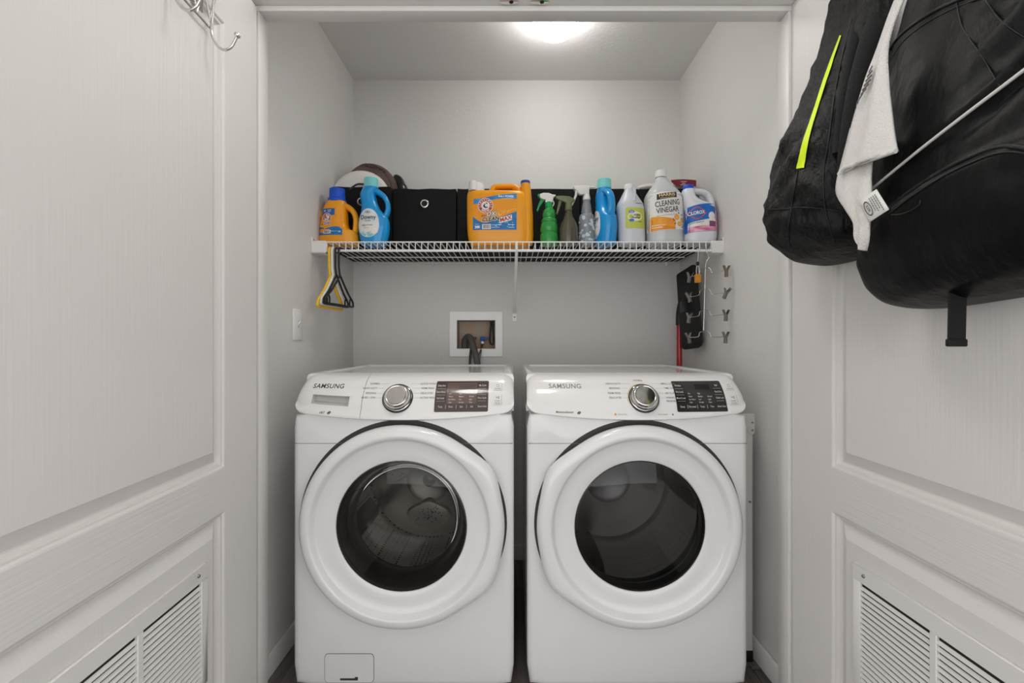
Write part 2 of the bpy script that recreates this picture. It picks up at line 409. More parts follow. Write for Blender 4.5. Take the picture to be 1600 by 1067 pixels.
def make_machine(kind, cx, hs):
    wash = kind == 'washer'
    t = thing('washing_machine' if wash else 'clothes_dryer',
              'white front-load washing machine with detergent drawer and chrome dial' if wash else 'white front-load dryer with dark slanted display and chrome dial',
              'washing machine' if wash else 'dryer', (cx, YF, 0))
    D = .69; CZD = .527
    outer = lambda ins, y: [(x, y, z) for x, z in rr_loop(HWM-ins, .02+ins, .868-ins*.2, .022)]
    circ = lambda r, y: [(r*math.cos(2*PI*k/96), y, CZD+r*math.sin(2*PI*k/96)) for k in range(96)]
    b = MB().loft([circ(.238, .06), circ(.238, .006), circ(.245, .0), outer(.020, 0), outer(.012, .0012), outer(.005, .005), outer(.001, .012), outer(0, .022), outer(0, D)], False, True)
    body = obj('body', b, M_white, t, smooth=50, fix=False)
    obj('panel_seam', MB().box(-HWM+.004, HWM-.004, -.0006, .002, .7735, .7750), M_seam, t, smooth=0)
    # top cover with a raised rim
    q = lambda i, z: [(-HWM+i, .10+i, z), (HWM-i, .10+i, z), (HWM-i, D-i, z), (-HWM+i, D-i, z)]
    obj('top_cover', MB().loft([q(0, .86), q(0, .972), q(.004, .981), q(.012, ZT), q(.030, ZT), q(.036, .980), q(.05, .980)], False, True), M_white, t, smooth=30)
    # control panel, on the washer split off from the detergent drawer
    xs = -.127 if wash else None
    def panel_piece(name, x0, x1, hole=None, m=M_white2):
        mb = MB(); n = 40 if not hole else 48; rows = 36
        xx = [x0+(x1-x0)*i/n for i in range(n+1)]
        if x0 < -.3: xx = sorted(set([-HWM+.034*(k/8)**2 for k in range(9)]+[x for x in xx if x > -HWM+.036]))
        if x1 > .3: xx = sorted(set([HWM-.034*(k/8)**2 for k in range(9)]+[x for x in xx if x < HWM-.036]))
        n = len(xx)-1
        sk = None
        if hole: sk = lambda u, v: hole[0] < (xx[int(u*n)]+xx[int(u*n)+1])/2 < hole[1] and hole[2] < v < hole[3]
        mb.grid(lambda u, v: pan(xx[round(u*n)], v), n, rows, sk)
        for x in (x0, x1):
            ring = [pan(x, j/rows) for j in range(rows+1)]
            mb.add(ring+[(x, .15, ring[-1][2]), (x, .15, ring[0][2]), (x, .05, ring[0][2])], [tuple(range(rows+4))])
        mb.grid(lambda u, v: (pan(xx[round(u*n)], 0)[0], pan(xx[round(u*n)], 0)[1]+v*.08, pan(xx[round(u*n)], 0)[2]), n, 1)
        o = obj(name, mb, m, t, smooth=35)
        if hole:
            us = [x for x in xx if hole[0] < x < hole[1]]; 
            i0 = next(i for i in range(n) if (xx[i]+xx[i+1])/2 > hole[0]); i1 = max(i for i in range(n) if (xx[i]+xx[i+1])/2 < hole[1])+1
            j0 = next(j for j in range(rows) if (j+.5)/rows > hole[2]); j1 = max(j for j in range(rows) if (j+.5)/rows < hole[3])+1
            a0, a1, v0, v1 = xx[i0], xx[i1], j0/rows, j1/rows
            loop = [pan(xx[i], v0) for i in range(i0, i1+1)]+[pan(a1, j/rows) for j in range(j0+1, j1+1)]+[pan(xx[i], v1) for i in range(i1-1, i0-1, -1)]+[pan(a0, j/rows) for j in range(j1-1, j0, -1)]
            cxm, czm = (a0+a1)/2, sum(p[2] for p in loop)/len(loop)
            back = [(p[0]+(cxm-p[0])*.05, p[1]+.026, p[2]+.004+(czm-p[2])*.15) for p in loop]
            obj('handle_recess', MB().loft([loop, back], False, True), mat('recess plastic', '#c9c8c6', .4), o, smooth=30)
        return o
    if wash:
        dr = panel_piece('detergent_drawer', -HWM, xs-.0008, (-.288, -.168, .27, .50))
        cp = panel_piece('control_panel', xs+.0008, HWM)
    else: cp = panel_piece('control_panel', -HWM, HWM)
    S = on_panel()
    # brand lettering and small marks
    lx = (526-800)/470-cx if wash else (879-800)/470-cx
    ink = M_ink if wash else mat('silver grey print', '#85837f', .35)
    obj('brand_lettering', put_text(MB(), 'SAMSUNG', .0185, S, lx, .948, bold=.014, xs=1.15, space=1.08), ink, dr if wash else cp, smooth=0)
    mk = MB()
    mx = (514-800)/495-cx if wash else (884-800)/495-cx
    put_text(mk, 'VRT' if wash else 'MoistureSensor', .0095 if wash else .0085, S, mx-.008, .871 if wash else .873, bold=.012, shear=.25)
    ex = mx+(.015 if wash else .036)
    for s_ in (-1, 1): disc(mk, S, ex+s_*.0016, .8715+s_*.0012, .0042, .0016, 14, .0032)
    obj('mark', mk, M_ink, dr if wash else cp, smooth=0, kind='stuff')
    # the dial
    dx = (630-800)/480-cx if wash else (996-800)/480-cx; dz = .915
    c0 = Vector(pan_xz(dx, dz)); nn = Vector(pan_xz(dx, dz+.01))-Vector(pan_xz(dx, dz-.01)); nrm = Vector((0, -nn.z, nn.y)).normalized()
    R = nrm.to_track_quat('Z', 'Y').to_matrix()
    def put(mb): return mb.map(lambda p: c0+R @ p)
    obj('dial_ring', put(MB().lathe([(.0475, -.006), (.0475, .0015), (.045, .003), (.0445, -.002)], seg=48, caps=False)), M_black, cp)
    knob = obj('dial', put(MB().lathe([(.0445, -.004), (.0445, .004), (.041, .006), (.039, .013), (.036, .020), (.0335, .0225), (.031, .0225), (.0295, .021)], seg=48)), M_chrome, cp, smooth=50)
    obj('dial_face', put(MB().lathe([(.0292, .020), (.0292, .0222), (.0285, .0228)], seg=40)), mat('satin dial face', '#b9b4b0', .25, metal=1) if wash else mat('mirror dial face', '#a5a3a0', .06, metal=1), knob)
    obj('dial_groove', put(MB().lathe([(.0418, .0052), (.0424, .0062), (.0418, .0068)], seg=48, caps=False)), M_black if wash else M_steel, knob)
    # cycle names, with the fine lines that lead to the dial
    names_l = ['NORMAL', 'HEAVY DUTY', 'BEDDING', 'RINSE + SPIN'] if wash else ['HEAVY DUTY', 'BEDDING', 'PERM PRESS', 'DELICATES']
    names_r = ['QUICK WASH', 'PERM PRESS', 'DELICATES', 'ACTIVE WEAR'] if wash else ['SMALL LOAD', 'TIME DRY', 'AIR FLUFF', 'WRINKLE']
    tx, ln = MB(), MB()
    for i, z in enumerate((.956, .943, .929, .916)):
        for sd, nm in ((-1, names_l[i]), (1, names_r[i])):
            off = .051+.021*(1-abs(i-1.2)/3)
            put_text(tx, nm, .0078, S, dx+sd*(.069 if i else .064), z, bold=.006, align='RIGHT' if sd < 0 else 'LEFT')
            a = .034+.0105*i if i < 2 else .047
            us = lsp(dx+sd*a, dx+sd*.066, 3)
            if sd < 0: us = us[::-1]
            patch(ln, S, us, lambda u: z-.0003, lambda u: z+.0003, 1)
    if not wash:
        put_text(tx, 'RELEASE', .0078, S, dx+.069, .906, bold=.006, align='LEFT'); put_text(tx, 'NORMAL', .0072, S, dx-.006, .9655, bold=.006)
    obj('cycle_lettering', tx, mat('cycle print', '#6d6b69', .6), cp, smooth=0, kind='stuff')
    obj('cycle_lines', ln, mat('fine line print', '#a9a7a5', .6), cp, smooth=0, kind='stuff')
    if not wash:
        S2 = lambda u, v: S(u, v); arc = MB(); vs = []
        for a in lsp(math.radians(80), math.radians(205), 20):
            for r in (.050, .0515): vs.append(S(dx+r*math.cos(a), dz+.0+r*.80*math.sin(a)))
        arc.add(vs, [(2*i, 2*i+2, 2*i+3, 2*i+1) for i in range(19)])
        obj('cycle_arc', arc, mat('amber print', '#e0b63a', .5), cp, smooth=0)
        am = disc(MB(), S, (957-800)/497-cx, .868, .0032, seg=14)
        obj('indicator_dot', am, mat('orange print', '#e58a2b', .5), cp, smooth=0)
        sm = put_text(MB(), 'Sensor Dry', .006, S, (957-800)/497-cx+.021, .868); put_text(sm, 'Vent Sensor', .006, S, (1036-800)/497-cx-.014, .868); disc(sm, S, (1044-800)/497-cx, .8675, .0026, seg=12)
        obj('mark', sm, mat('cycle print', '#6d6b69', .6), cp, smooth=0, kind='stuff')
    # display
    if wash: u0, u1, k0, k1 = (684-800)/485-cx, (764-800)/485-cx, 0, 0
    else: u0, u1, k0, k1 = (1046-800)/485-cx, (1124-800)/485-cx, .000, .000
    v0, v1 = .8745, .9635
    um, ul, ur = (u0+u1)/2, u0, u1
    dk = mat('washer display', '#4a3f3d', .14, coat=.3) if wash else mat('dryer display', '#242425', .14, coat=.3)
    dp = obj('display', rrect(MB(), on_panel(.0012), u0, u1, v0, v1, .004, 17, 8), dk, cp, smooth=30)
    w = u1-u0
    obj('display_window', rrect(MB(), on_panel(.0018), u0+w*.22, u0+w*.78, v0+.024, v1-.005, .002, 9, 4), mat('washer display window', '#6a5750', .12, coat=.4) if wash else mat('dryer display window', '#2c2c2d', .12, coat=.4), dp, smooth=30)
    tl = MB(); T2 = on_panel(.0023)
    for i, z in enumerate((.951, .933, .915)):
        put_text(tl, (['Delay End', 'Extra Rinse', 'Soil Level'] if wash else ['Wrinkle', 'Dry Level', 'Mixed Load'])[i], .0075, T2, u0+w*.105, z, bold=.008, xs=.8)
        put_text(tl, (['My Cycle', 'Child Lock', 'Pure Cycle'] if wash else ['Bell', 'Rack Dry', 'Child Lock'])[i], .0075, T2, u0+w*.885, z, bold=.008, xs=.8)
        for sd in (.03, .80): patch(tl, T2, lsp(u0+w*sd, u0+w*(sd+.16), 3), lambda u: z-.009, lambda u: z-.0085, 1)
    for i, s_ in enumerate(['Temp', 'Rinse', 'Spin', 'Soil', 'Smart Care'] if wash else ['Damp', 'Dry Level', 'Temp', 'Time', 'Smart Care']):
        put_text(tl, s_, .0075, T2, u0+w*(.11+.195*i), v0+.0155, bold=.008, xs=.78)
        if 0 < i < 4: patch(tl, T2, [u0+w*(.013+.195*i), u0+w*(.018+.195*i)], lambda u: v0+.010, lambda u: v0+.021, 1)
    for r_ in range(4):
        for c_ in range(3):
            if r_ == 0 and c_ == 2: continue
            put_text(tl, [['Hot', 'High', 'Heavy'], ['Warm', 'Medium', 'Normal'], ['Eco Warm', 'Low', 'Light'], ['Cold', 'No Spin', 'Time']][r_][c_], .0058, T2, u0+w*(.26+.19*c_), v0+.0535-.0085*r_, bold=.006, align='LEFT', xs=.8)
    obj('display_lettering', tl, mat('pale display print', '#d9d0cb', .5), dp, smooth=0, kind='stuff')
    obj('readout', rrect(MB(), on_panel(.0026), u0+w*.44, u0+w*.74, v1-.022, v1-.008, .001, 5, 2), mat('washer readout', '#5c5350', .1) if wash else mat('dryer readout', '#121213', .1), dp, smooth=0)
    # power and start buttons
    bx = (778-800)/485-cx if wash else (1136-800)/485-cx
    for (z, h, nm) in ((.947, .021, 'power'), (.909, .030, 'start')):
        bt = obj('button', rrect(MB(), on_panel(.0016), bx-.013, bx+.013, z-h/2, z+h/2, .003, 9, 4), M_white2, cp, smooth=30)
        gl = MB(); G = on_panel(.0022)
        for aa, bb in ((bx-.013, bx+.013),):
            patch(gl, G, lsp(aa, bb, 3), lambda u: z-h/2, lambda u: z-h/2+.0006, 1); patch(gl, G, [bb-.0006, bb], lambda u: z-h/2, lambda u: z+h/2, 2)
        if nm == 'power':
            disc(gl, G, bx, z+.003, .0042, .0033, 16); put_text(gl, 'POWER', .0055, G, bx, z-.006)
        else:
            put_text(gl, '>II', .011, G, bx, z+.006, bold=.01); put_text(gl, 'START', .0058, G, bx, z-.004); put_text(gl, 'PAUSE', .0058, G, bx, z-.0105)
        obj('button_mark', gl, mat('cycle print', '#6d6b69', .6), bt, smooth=0, kind='stuff')
    # porthole door
    def ro(k):
        a = 2*PI*k/96; a = math.atan2(math.sin(a), math.cos(a)*hs)
        return .309+.017*math.exp(-((a-.56)/.22)**2)+.017*math.exp(-((a+.56)/.22)**2)+.006*math.exp(-(a/.5)**2)
    def ring(y, r=None, off=0): return [((ro(k)+off if r is None else r)*math.cos(2*PI*k/96), y, CZD+(ro(k)+off if r is None else r)*math.sin(2*PI*k/96)) for k in range(96)]
    obj('door_gap', MB().lathe([(.270, -.0004), (.321, -.0004), (.3235, .002)], (0, 0, CZD), 'y', 96, False), mat('door shadow gap', '#3b3a3a', .6), t)  # flat ring, its dark colour stands in for shade around the door
    door = obj('door', MB().loft([ring(-.004, None, -.012), ring(-.010, None, -.002), ring(-.022), ring(-.036, None, -.002), ring(-.046, None, -.009), ring(-.051, None, -.019), ring(-.0515, None, -.030),
                                  ring(-.0510, .2745), ring(-.0475, .2700), ring(-.034, .2640), ring(-.0305, .259), ring(-.0275, .228), ring(-.026, .203), ring(-.024, .1995), ring(-.012, .1985), ring(.03, .199)], False, False), M_white, t, smooth=60, fix=False)
    obj('glass_rim', MB().lathe([(.1985, -.0235), (.1950, -.0245), (.1925, -.016), (.185, .0), (.178, .03), (.170, .062), (.166, .066)] if wash else [(.1985, -.0235), (.1965, -.0245), (.195, -.018), (.195, .02)], (0, 0, CZD), 'y', 72, False), mat('glossy charcoal rim', '#242323', .25), door, smooth=60)
    gm = glass_mat('washer door glass', '#d6d5d3') if wash else glass_mat('dryer door glass', '#a9a9ab')
    if wash:
        gp = [(.167, .066), (.150, .086), (.11, .100), (.05, .105), (.0005, .106)]
        obj('glass_front', MB().lathe([(.193, -.018), (.15, -.023), (.08, -.026), (.0005, -.027)], (0, 0, CZD), 'y', 72, False), gm, door, smooth=80)
    else:
        gp = [(.195, -.018), (.15, -.023), (.08, -.026), (.0005, -.027)]
    obj('glass', MB().lathe(gp, (0, 0, CZD), 'y', 72, False), gm, door, smooth=80)
    # behind the glass: gasket, drum, lifters
    obj('gasket', MB().lathe([(.238, .05), (.215, .035), (.208, .045), (.214, .062), (.228, .07), (.218, .085), (.222, .10), (.262, .105)], (0, 0, CZD), 'y', 72, False), mat('dark grey door seal', '#3a3938', .45), t, smooth=60)
    dm = dotted('perforated drum steel', '#d9d6d2', '#1a1a1a', 62, .38) if wash else mat('dryer drum steel', '#d6d4d0', .45, metal=1, bump=((2, 130, 2), .5, .003, 1))
    drum = obj('drum', MB().lathe([(.225, .100), (.246, .108), (.250, .13), (.250, .44), (.235, .455)], (0, 0, CZD), 'y', 72, False), dm, t, smooth=50)
    obj('drum_back', MB().lathe([(.236, .455), (.20, .455), (.19, .448), (.09, .440), (.075, .452), (.0005, .452)], (0, 0, CZD), 'y', 72, False), mat('drum back steel', '#dcd9d5', .45, metal=1), drum, smooth=40)
    if wash:
        for k in range(3):
            a0 = math.radians(150+120*k); mb = MB(); loops = []
            for off, y in ((0, .452), (.004, .437), (.012, .431), (.03, .429)):
                lp = []
                for i in range(24):
                    b_ = 2*PI*i/24; rr, tt = .135+(.062-off)*math.cos(b_), (.62-off*6)*math.sin(b_)*(1+.25*math.cos(b_))
                    lp.append((rr*math.cos(a0+tt), y, CZD+rr*math.sin(a0+tt)))
                loops.append(lp)
            lob = obj('back_lobe', mb.loft(loops, False, True), mat('back lobe steel', '#e0ddd9', .42, metal=1), drum, smooth=30)
            hl = MB()
            for i in range(34):
                rr, tt = .135+random.uniform(-.03, .032), random.uniform(-.36, .36)
                hl.lathe([(.0026, 0), (.0026, -.0005)], (rr*math.cos(a0+tt), .4288, CZD+rr*math.sin(a0+tt)), 'y', 8)
            obj('drain_holes', hl, M_dark, lob, kind='stuff', smooth=0)
        hub = obj('hub_cap', MB().lathe([(.0005, -.006), (.02, -.005), (.026, .0), (.026, .012)], (0, .44, CZD), 'y', 24), M_steel, drum)
    for k in range(3):
        a0 = math.radians((205 if wash else 245)+120*k); mb = MB(); rings = []
        for y, h in ((.12, .01), (.15, .045), (.26, .052), (.38, .045), (.44, .012)):
            rr = [(.249, -.16), (.249-h*.8, -.07), (.249-h, 0), (.249-h*.8, .07), (.249, .16)]
            rings.append([(r*math.cos(a0+d), y, CZD+r*math.sin(a0+d)) for r, d in rr])
        obj('lifter', mb.loft(rings, True, True, False), mat('lifter plastic', '#4d4c4b', .3) if wash else mat('dryer lifter steel', '#63615f', .35, metal=1), drum, smooth=60)
    if wash:      # pump filter hatch low on the front
        hx0, hx1, hz1 = (508-800)/504-cx, (584-800)/504-cx, 1.09-(1021-533.5)/504
        fs = lambda u, v: (u, -.0012, v)
        h = obj('filter_hatch_gap', rrect(MB(), lambda u, v: (u, -.0005, v), hx0-.0016, hx1+.0016, .033, hz1+.0016, .012), M_seam, t, smooth=0)
        h2 = obj('filter_hatch', rrect(MB(), fs, hx0, hx1, .0345, hz1, .011), M_white, t, smooth=0)
        hm = MB().box((hx0+hx1)/2-.028, (hx0+hx1)/2+.018, -.0022, -.0012, hz1-.081, hz1-.075); hm.box((hx0+hx1)/2+.018, (hx0+hx1)/2+.027, -.0022, -.0012, hz1-.081, hz1-.071)
        obj('hatch_mark', hm, M_ink, h2, smooth=0)
    for sx in (-1, 1):
        for y in (.06, D-.06):
            obj('foot', MB().lathe([(.022, 0), (.022, .010), (.012, .014), (.012, .03)], (sx*(HWM-.05), y, 0), seg=16), M_black, t)
    return t
make_machine('washer', -.337, 1)
make_machine('dryer', .390, -1)

# ------------------------------------------------------------------ the wire shelf
ZD, YS, YSB = 1.4857, 1.812, 2.268
WR = .0021
sh = thing('wire_shelf', 'white epoxy coated wire shelf spanning the closet above the machines', 'shelf', (.0175, YS, ZD))
SX0, SX1 = -.765, .800
ox = .0175
for nm, y, z, r in (('front_rod', 0, 0, .0028), ('lip_rod', -.001, -.0345, .0052), ('middle_rod', .30, -.005, .0032), ('back_rod', YSB-YS-.004, -.004, .0032)):
    obj(nm, MB().tube([(SX0-ox, y, z), (SX1-ox, y, z)], r, 10), M_epoxy, sh)
wm = mesh_of(MB().tube([(0, YSB-YS, 0), (0, .004, 0), (0, .001, -.002), (0, 0, -.006), (0, -.0005, -.034)], WR, 6), M_epoxy, 'deck_wire')
n = int((SX1-SX0)/.0250)
for i in range(n+1):
    o = bpy.data.objects.new('deck_wire', wm); C.objects.link(o); o.parent = sh; o.location = (SX0-ox+.003+i*(SX1-SX0-.006)/n, 0, 0)
for sx, x0, x1 in ((-1, XL, XL+.058), (1, XR-.050, XR)):
    mb = MB().box(x0-ox, x1-ox, -.010, .004, -.046, .004).box(x0-ox, x1-ox, -.010, .055, -.046, -.042)
    xa, xb = (x0, x0+.003) if sx < 0 else (x1-.003, x1)
    mb.box(xa-ox, xb-ox, -.012, .06, -.046, .018)
    br = obj('end_bracket', mb, M_white2, sh, bevel=.0015, seg=1)
    obj('screw', MB().ball((0, 0, 0), .0035, seg=10, rg=6), M_steel, br, ((xb if sx < 0 else xa)-ox, .006, .011))
bt = Vector((.018-ox, -.006, -.030)); bb = Vector((.0125-ox, YB-YS-.004, 1.236-ZD))
brace = MB().tube([bt+Vector((0, 0, .028)), bt+Vector((0, .0, .0)), bt+Vector((0, .02, -.012)), bb, bb+Vector((0, .001, -.02))], [.0045, .0062, .0066, .0066, .005], 8)
br = obj('support_brace', brace, M_epoxy, sh)
obj('brace_foot', MB().box(bb.x-.011, bb.x+.011, YB-YS-.005, YB-YS-.001, bb.z-.046, bb.z-.006), M_epoxy, br, bevel=.001, seg=1)
obj('screw', MB().ball((bb.x, YB-YS-.006, bb.z-.024), .004, seg=10, rg=6), M_steel, br)
for px in (577, 676, 784, 898, 1042):
    x = (px-CX)/(F/2.27)
    obj('wall_clip', MB().box(x-ox-.006, x-ox+.006, YB-YS-.02, YB-YS-.001, -.018, .004), M_white2, sh, bevel=.002, seg=1)

# ------------------------------------------------------------------ black fabric bins on the shelf
ZB = ZD+WR+.0005
M_fab = mat('black non-woven fabric', '#121213', .75, bump=((260, 260, 260), .3, .0008, 2), spec=.3)
def make_bin(x0, x1, label, green=False, seed=0, y0=2.032, d=.235):
    w, h = x1-x0, .283
    t = thing('storage_bin', label, 'storage bin', ((x0+x1)/2, y0, ZB), group='black fabric bins on the wire shelf')
    W = w/2; th = .005
    def wob(x, z): return .0035*mnoise.noise(Vector((x*9+seed*7, z*13, seed)))
    def ring(i, z, k=0):
        out = []; nn = 10
        for a, b, c, e in ((-W+i, i, W-i, i), (W-i, i, W-i, d-i), (W-i, d-i, -W+i, d-i), (-W+i, d-i, -W+i, i)):
            for j in range(nn):
                x, y = a+(c-a)*j/nn, b+(e-b)*j/nn
                if b == e == i and b < d/2: y += wob(x, z)
                zz = z+(.003*mnoise.noise(Vector((x*14+seed*3, y*11, 4))) if k else 0)
                out.append((x, y, zz))
        return out
    obj('shell', MB().loft([ring(0, z, z > h-.03) for z in lsp(0, h, 9)]+[ring(th, h, 1), ring(th, .006)], True, True), M_fab, t, smooth=50)
    gz = h-.066
    gy = wob(0, gz)-.001
    g = obj('grommet', MB().lathe([(.0125, .0), (.0135, -.0032), (.0165, -.0036), (.0195, -.0018), (.0200, .001)], (0, gy, gz), 'y', 28, False), M_chrome, t, smooth=60)
    obj('grommet_hole', MB().lathe([(.0127, -.0008), (.0005, -.0008)], (0, gy, gz), 'y', 20, False), mat('green cloth in bin', '#1f3a2b', .8, var=((90, 90, 90), '#0c0d0c', .1)) if green else M_dark, g)
    return t
make_bin(-.790, -.536, 'black fabric storage bin holding the basketball and white disc', seed=1, y0=2.006, d=.262)
make_bin(-.531, -.250, 'black fabric storage bin with bare front and full metal ring, beside the tall softener', True, 2)
make_bin(-.244, .034, 'black fabric storage bin behind the large orange detergent jug', seed=3)
make_bin(.040, .302, 'black fabric storage bin behind the green and olive spray bottles', seed=4)
make_bin(.307, .563, 'black fabric storage bin behind the small vinegar jug', seed=5)
make_bin(.568, .822, 'black fabric storage bin behind the bleach jug, under the maroon banded bag', seed=6)

# things poking out of the first bin
bc = Vector((-.6635, 2.158, 1.806)); br_ = .1195
t = thing('basketball', 'worn brown basketball with black lettering in the first bin', 'ball', bc)
M_ball = mat('worn brown basketball leather', '#6f5650', .6, bump=((420, 420, 420), .6, .0012, 1), var=((7, 7, 7), '#57433e', .15))
obj('ball_skin', MB().ball((0, 0, 0), br_, seg=40, rg=24), M_ball, t, smooth=80)
def on_ball(e): 
    def f(u, v):
        a, b = u/br_, v/br_; r = br_+e
        return (r*math.cos(b)*math.sin(a), -r*math.cos(b)*math.cos(a), r*math.sin(b))
    return f
obj('brand_lettering', put_text(MB(), 'SPALDING', .036, on_ball(.0006), .030, .088, rot=-.2, bold=.02, xs=1.0), mat('black ball print', '#171516', .6), t, smooth=0)
for k, (a, b) in enumerate(((0, .50), (.35, 1.2), (-.4, 2.1))):
    R = Matrix.Rotation(b, 3, 'X') @ Matrix.Rotation(a, 3, 'Y')
    obj('channel', MB().tube([R @ Vector((br_*math.cos(q), br_*math.sin(q), 0)) for q in lsp(0, 2*PI*47/48, 48)], .0016, 6, close=True), mat('ball channel black', '#241d1c', .6), t)
dc = Vector((-.679, 2.030, 1.720))
R = Matrix.Rotation(math.radians(90), 3, 'X')
single('flying_disc', MB().lathe([(.0005, .008), (.09, .0075), (.118, .005), (.130, -.001), (.1365, -.010), (.1350, -.016), (.1325, -.010), (.115, .001), (.09, .0035), (.0005, .004)], seg=56, caps=False).map(lambda p: dc+R @ p),
       mat('white disc plastic', '#e4e1dc', .4), 'white plastic flying disc leaning on the basketball', 'flying disc', dc, smooth=50)
sp = [at(546, 296, 2.003), at(556, 289, 2.002), at(563, 287.5, 2.001), at(575, 289, 2.001), at(584, 290, 2.002), at(590, 296, 2.004)]
single('strap', MB().tube(crom(sp, 6), .0045, 8, flat=.5), mat('dark grey webbing', '#34322f', .7), 'dark grey strap loop over the rim of the bin with the ball', 'strap', sp[0])
lump = Vector((-.551, 2.237, 1.842)); mb = MB().ball((0, 0, 0), .036, .033, .064, 36, 22)
mb.map(lambda p: lump+p*(1+.10*mnoise.noise(p*22)+.06*abs(math.sin(p.z*70+p.x*40)))+Vector((-.25*p.z, 0, 0)))
single('bicycle_helmet', mb, mat('glossy black shell', '#141415', .22, coat=.4), 'glossy black ribbed helmet behind the basketball', 'helmet', lump, smooth=60)

# ------------------------------------------------------------------ bottles
class Bottle:
    def __init__(s, name, label, cat, px0, Y, rz=0, group=None):
        s.s = F/Y; s.p0 = px0; s.pb = CY-(ZB-CZ)*s.s
        s.t = thing(name, label, cat, ((px0-CX)/s.s, Y, ZB), rz, group)
    def u(s, px): return (px-s.p0)/s.s
    def v(s, py): return (s.pb-py)/s.s
    def body(s, rows, m, nm='bottle_body', n=2.6, seg=44, sub=4, floor=True):
        """rows from the top down: (py, left px, right px, depth half [m])"""
        rs = [(s.v(r[0]), s.u((r[1]+r[2])/2), (r[2]-r[1])/2/s.s, r[3]) for r in rows][::-1]
        if floor:
            z, c, rx, ry = rs[0]; rs[0] = (.006, c, rx, ry); rs = [(0, c, rx-.005, ry-.005), (.0015, c, rx-.002, ry-.002)]+rs
        rs = rs[:2]+crom(rs[2:], sub) if floor else crom(rs, sub)
        s.rs = sorted(rs); s.n = n; rings = []
        for z, c, rx, ry in rs:
            rg = []
            for k in range(seg):
                a = 2*PI*k/seg; ca, sa = math.cos(a), math.sin(a)
                rg.append((c+rx*math.copysign(abs(ca)**(2/n), ca), ry*math.copysign(abs(sa)**(2/n), sa), z))
            rings.append(rg)
        return obj(nm, MB().loft(rings), m, s.t, smooth=55)
    def S(s, e=.0009):
        def f(u, v):
            c, rx, ry = interp(s.rs, v); q = min(abs((u-c)/rx), .995)
            return (u, -ry*(1-q**s.n)**(1/s.n)-e, v)
        return f
    def P(s, e=.0009):
        f = s.S(e); return lambda px, py: f(s.u(px), s.v(py))
    def lathe(s, nm, px, rows, m, parent=None, seg=28, y=0, **k):
        """rows (py, half width px)"""
        return obj(nm, MB().lathe([(h/s.s, max(0, s.v(py))) for py, h in rows], (s.u(px), y, 0), seg=seg), m, parent or s.t, smooth=45, **k)
    def cap(s, nm, px, y0, y1, hw, m, ribs=30):
        mb = MB(); R = hw/s.s; z0, z1 = s.v(y1), s.v(y0); rings = []
        for z, f in ((z0, 1), (z1-.002, .96), (z1, .90)):
            rings.append([(s.u(px)+R*f*(1-.03*(k % 2))*math.cos(PI*k/ribs), R*f*(1-.03*(k % 2))*math.sin(PI*k/ribs), z) for k in range(2*ribs)])
        return obj(nm, mb.loft(rings), m, s.t, smooth=30)
    def handle(s, pts, r, m, flat=1.25, nm='handle', y=0):
        p = [(s.u(a), y, s.v(b)) for a, b in pts]
        rr = r if isinstance(r, (list, tuple)) else [r]*len(p)
        q = crom([a+(b,) for a, b in zip(p, rr)], 6)
        return obj(nm, MB().tube([a[:3] for a in q], [a[3]/s.s for a in q], 14, flat=flat, up=(1, 0, 0)), m, s.t, smooth=70)
def cloudy(name, col, a, rough=.25, coat=0): return mat(name, col, rough, alpha=a, coat=coat)

M_or = mat('orange jug plastic', '#f0a017', .3, coat=.15)
M_bluecap = mat('royal blue cap', '#1450c8', .35)
L_blue = mat('label blue', '#1f7fc0', .4, var=((25, 25, 60), '#1668ad', .2))
L_white = mat('label white', '#eceae6', .45)
L_red = mat('label red', '#b8352f', .45)
L_yel = mat('label yellow', '#f2c23b', .45)
L_orange = mat('label orange', '#ef9a18', .45)
L_black = mat('label black', '#1b1b1c', .5)
L_sky = mat('label sky blue', '#6ec3ea', .45)

def hammer_emblem(b, px, py, r, par):
    """round red and white emblem: ring lettering, raised arm"""
    P0, P1, P2 = b.P(.0014), b.P(.0018), b.P(.0022)
    e = obj('emblem', disc(MB(), P0, px, py, r*1.08, seg=30), L_white, par, smooth=0)
    obj('emblem_ring', disc(MB(), P1, px, py, r, r*.62, 30), L_red, e, smooth=0)
    tx = MB()
    for s_, a0, a1, flip in (('ARM&HAMMER', 205, -25, 1), ('BAKING SODA', 228, 312, -1)):
        for i, ch in enumerate(s_):
            a = math.radians(a0+(a1-a0)*(i+.5)/len(s_)); q = r*.81
            fn = (lambda X, Y, W: lambda u, v: P2(X+u, Y-v))(px+q*math.cos(a), py-q*math.sin(a), 0)
            put_text(tx, ch, r*.30, fn, rot=a-PI/2 if flip > 0 else a+PI/2, bold=.02)
    obj('emblem_lettering', tx, M_paper, e, smooth=0, kind='stuff')
    arm = MB(); pts = [(-.36, -.02), (-.10, .30), (.02, .26), (-.12, -.02), (.06, -.20), (.30, -.16), (.34, -.26), (.04, -.38), (-.20, -.28)]
    arm.add([P1(px+a*r, py-c*r) for a, c in pts], [tuple(range(len(pts)))])
    hm = [(.02, .36), (.22, .20), (.30, .30), (.12, .46)]
    arm.add([P1(px+a*r, py-c*r) for a, c in hm], [(0, 1, 2, 3)])
    obj('emblem_arm', arm, L_black, e, smooth=0, kind='stuff')
def bars(mb, fn, px, py, w, h, n):
    for i in range(n):
        a = px+w*i/n; q = w/n*random.choice((.35, .55, .7)); mb.add([fn(a, py), fn(a+q, py), fn(a+q, py+h), fn(a, py+h)], [(0, 1, 2, 3)])
    return mb
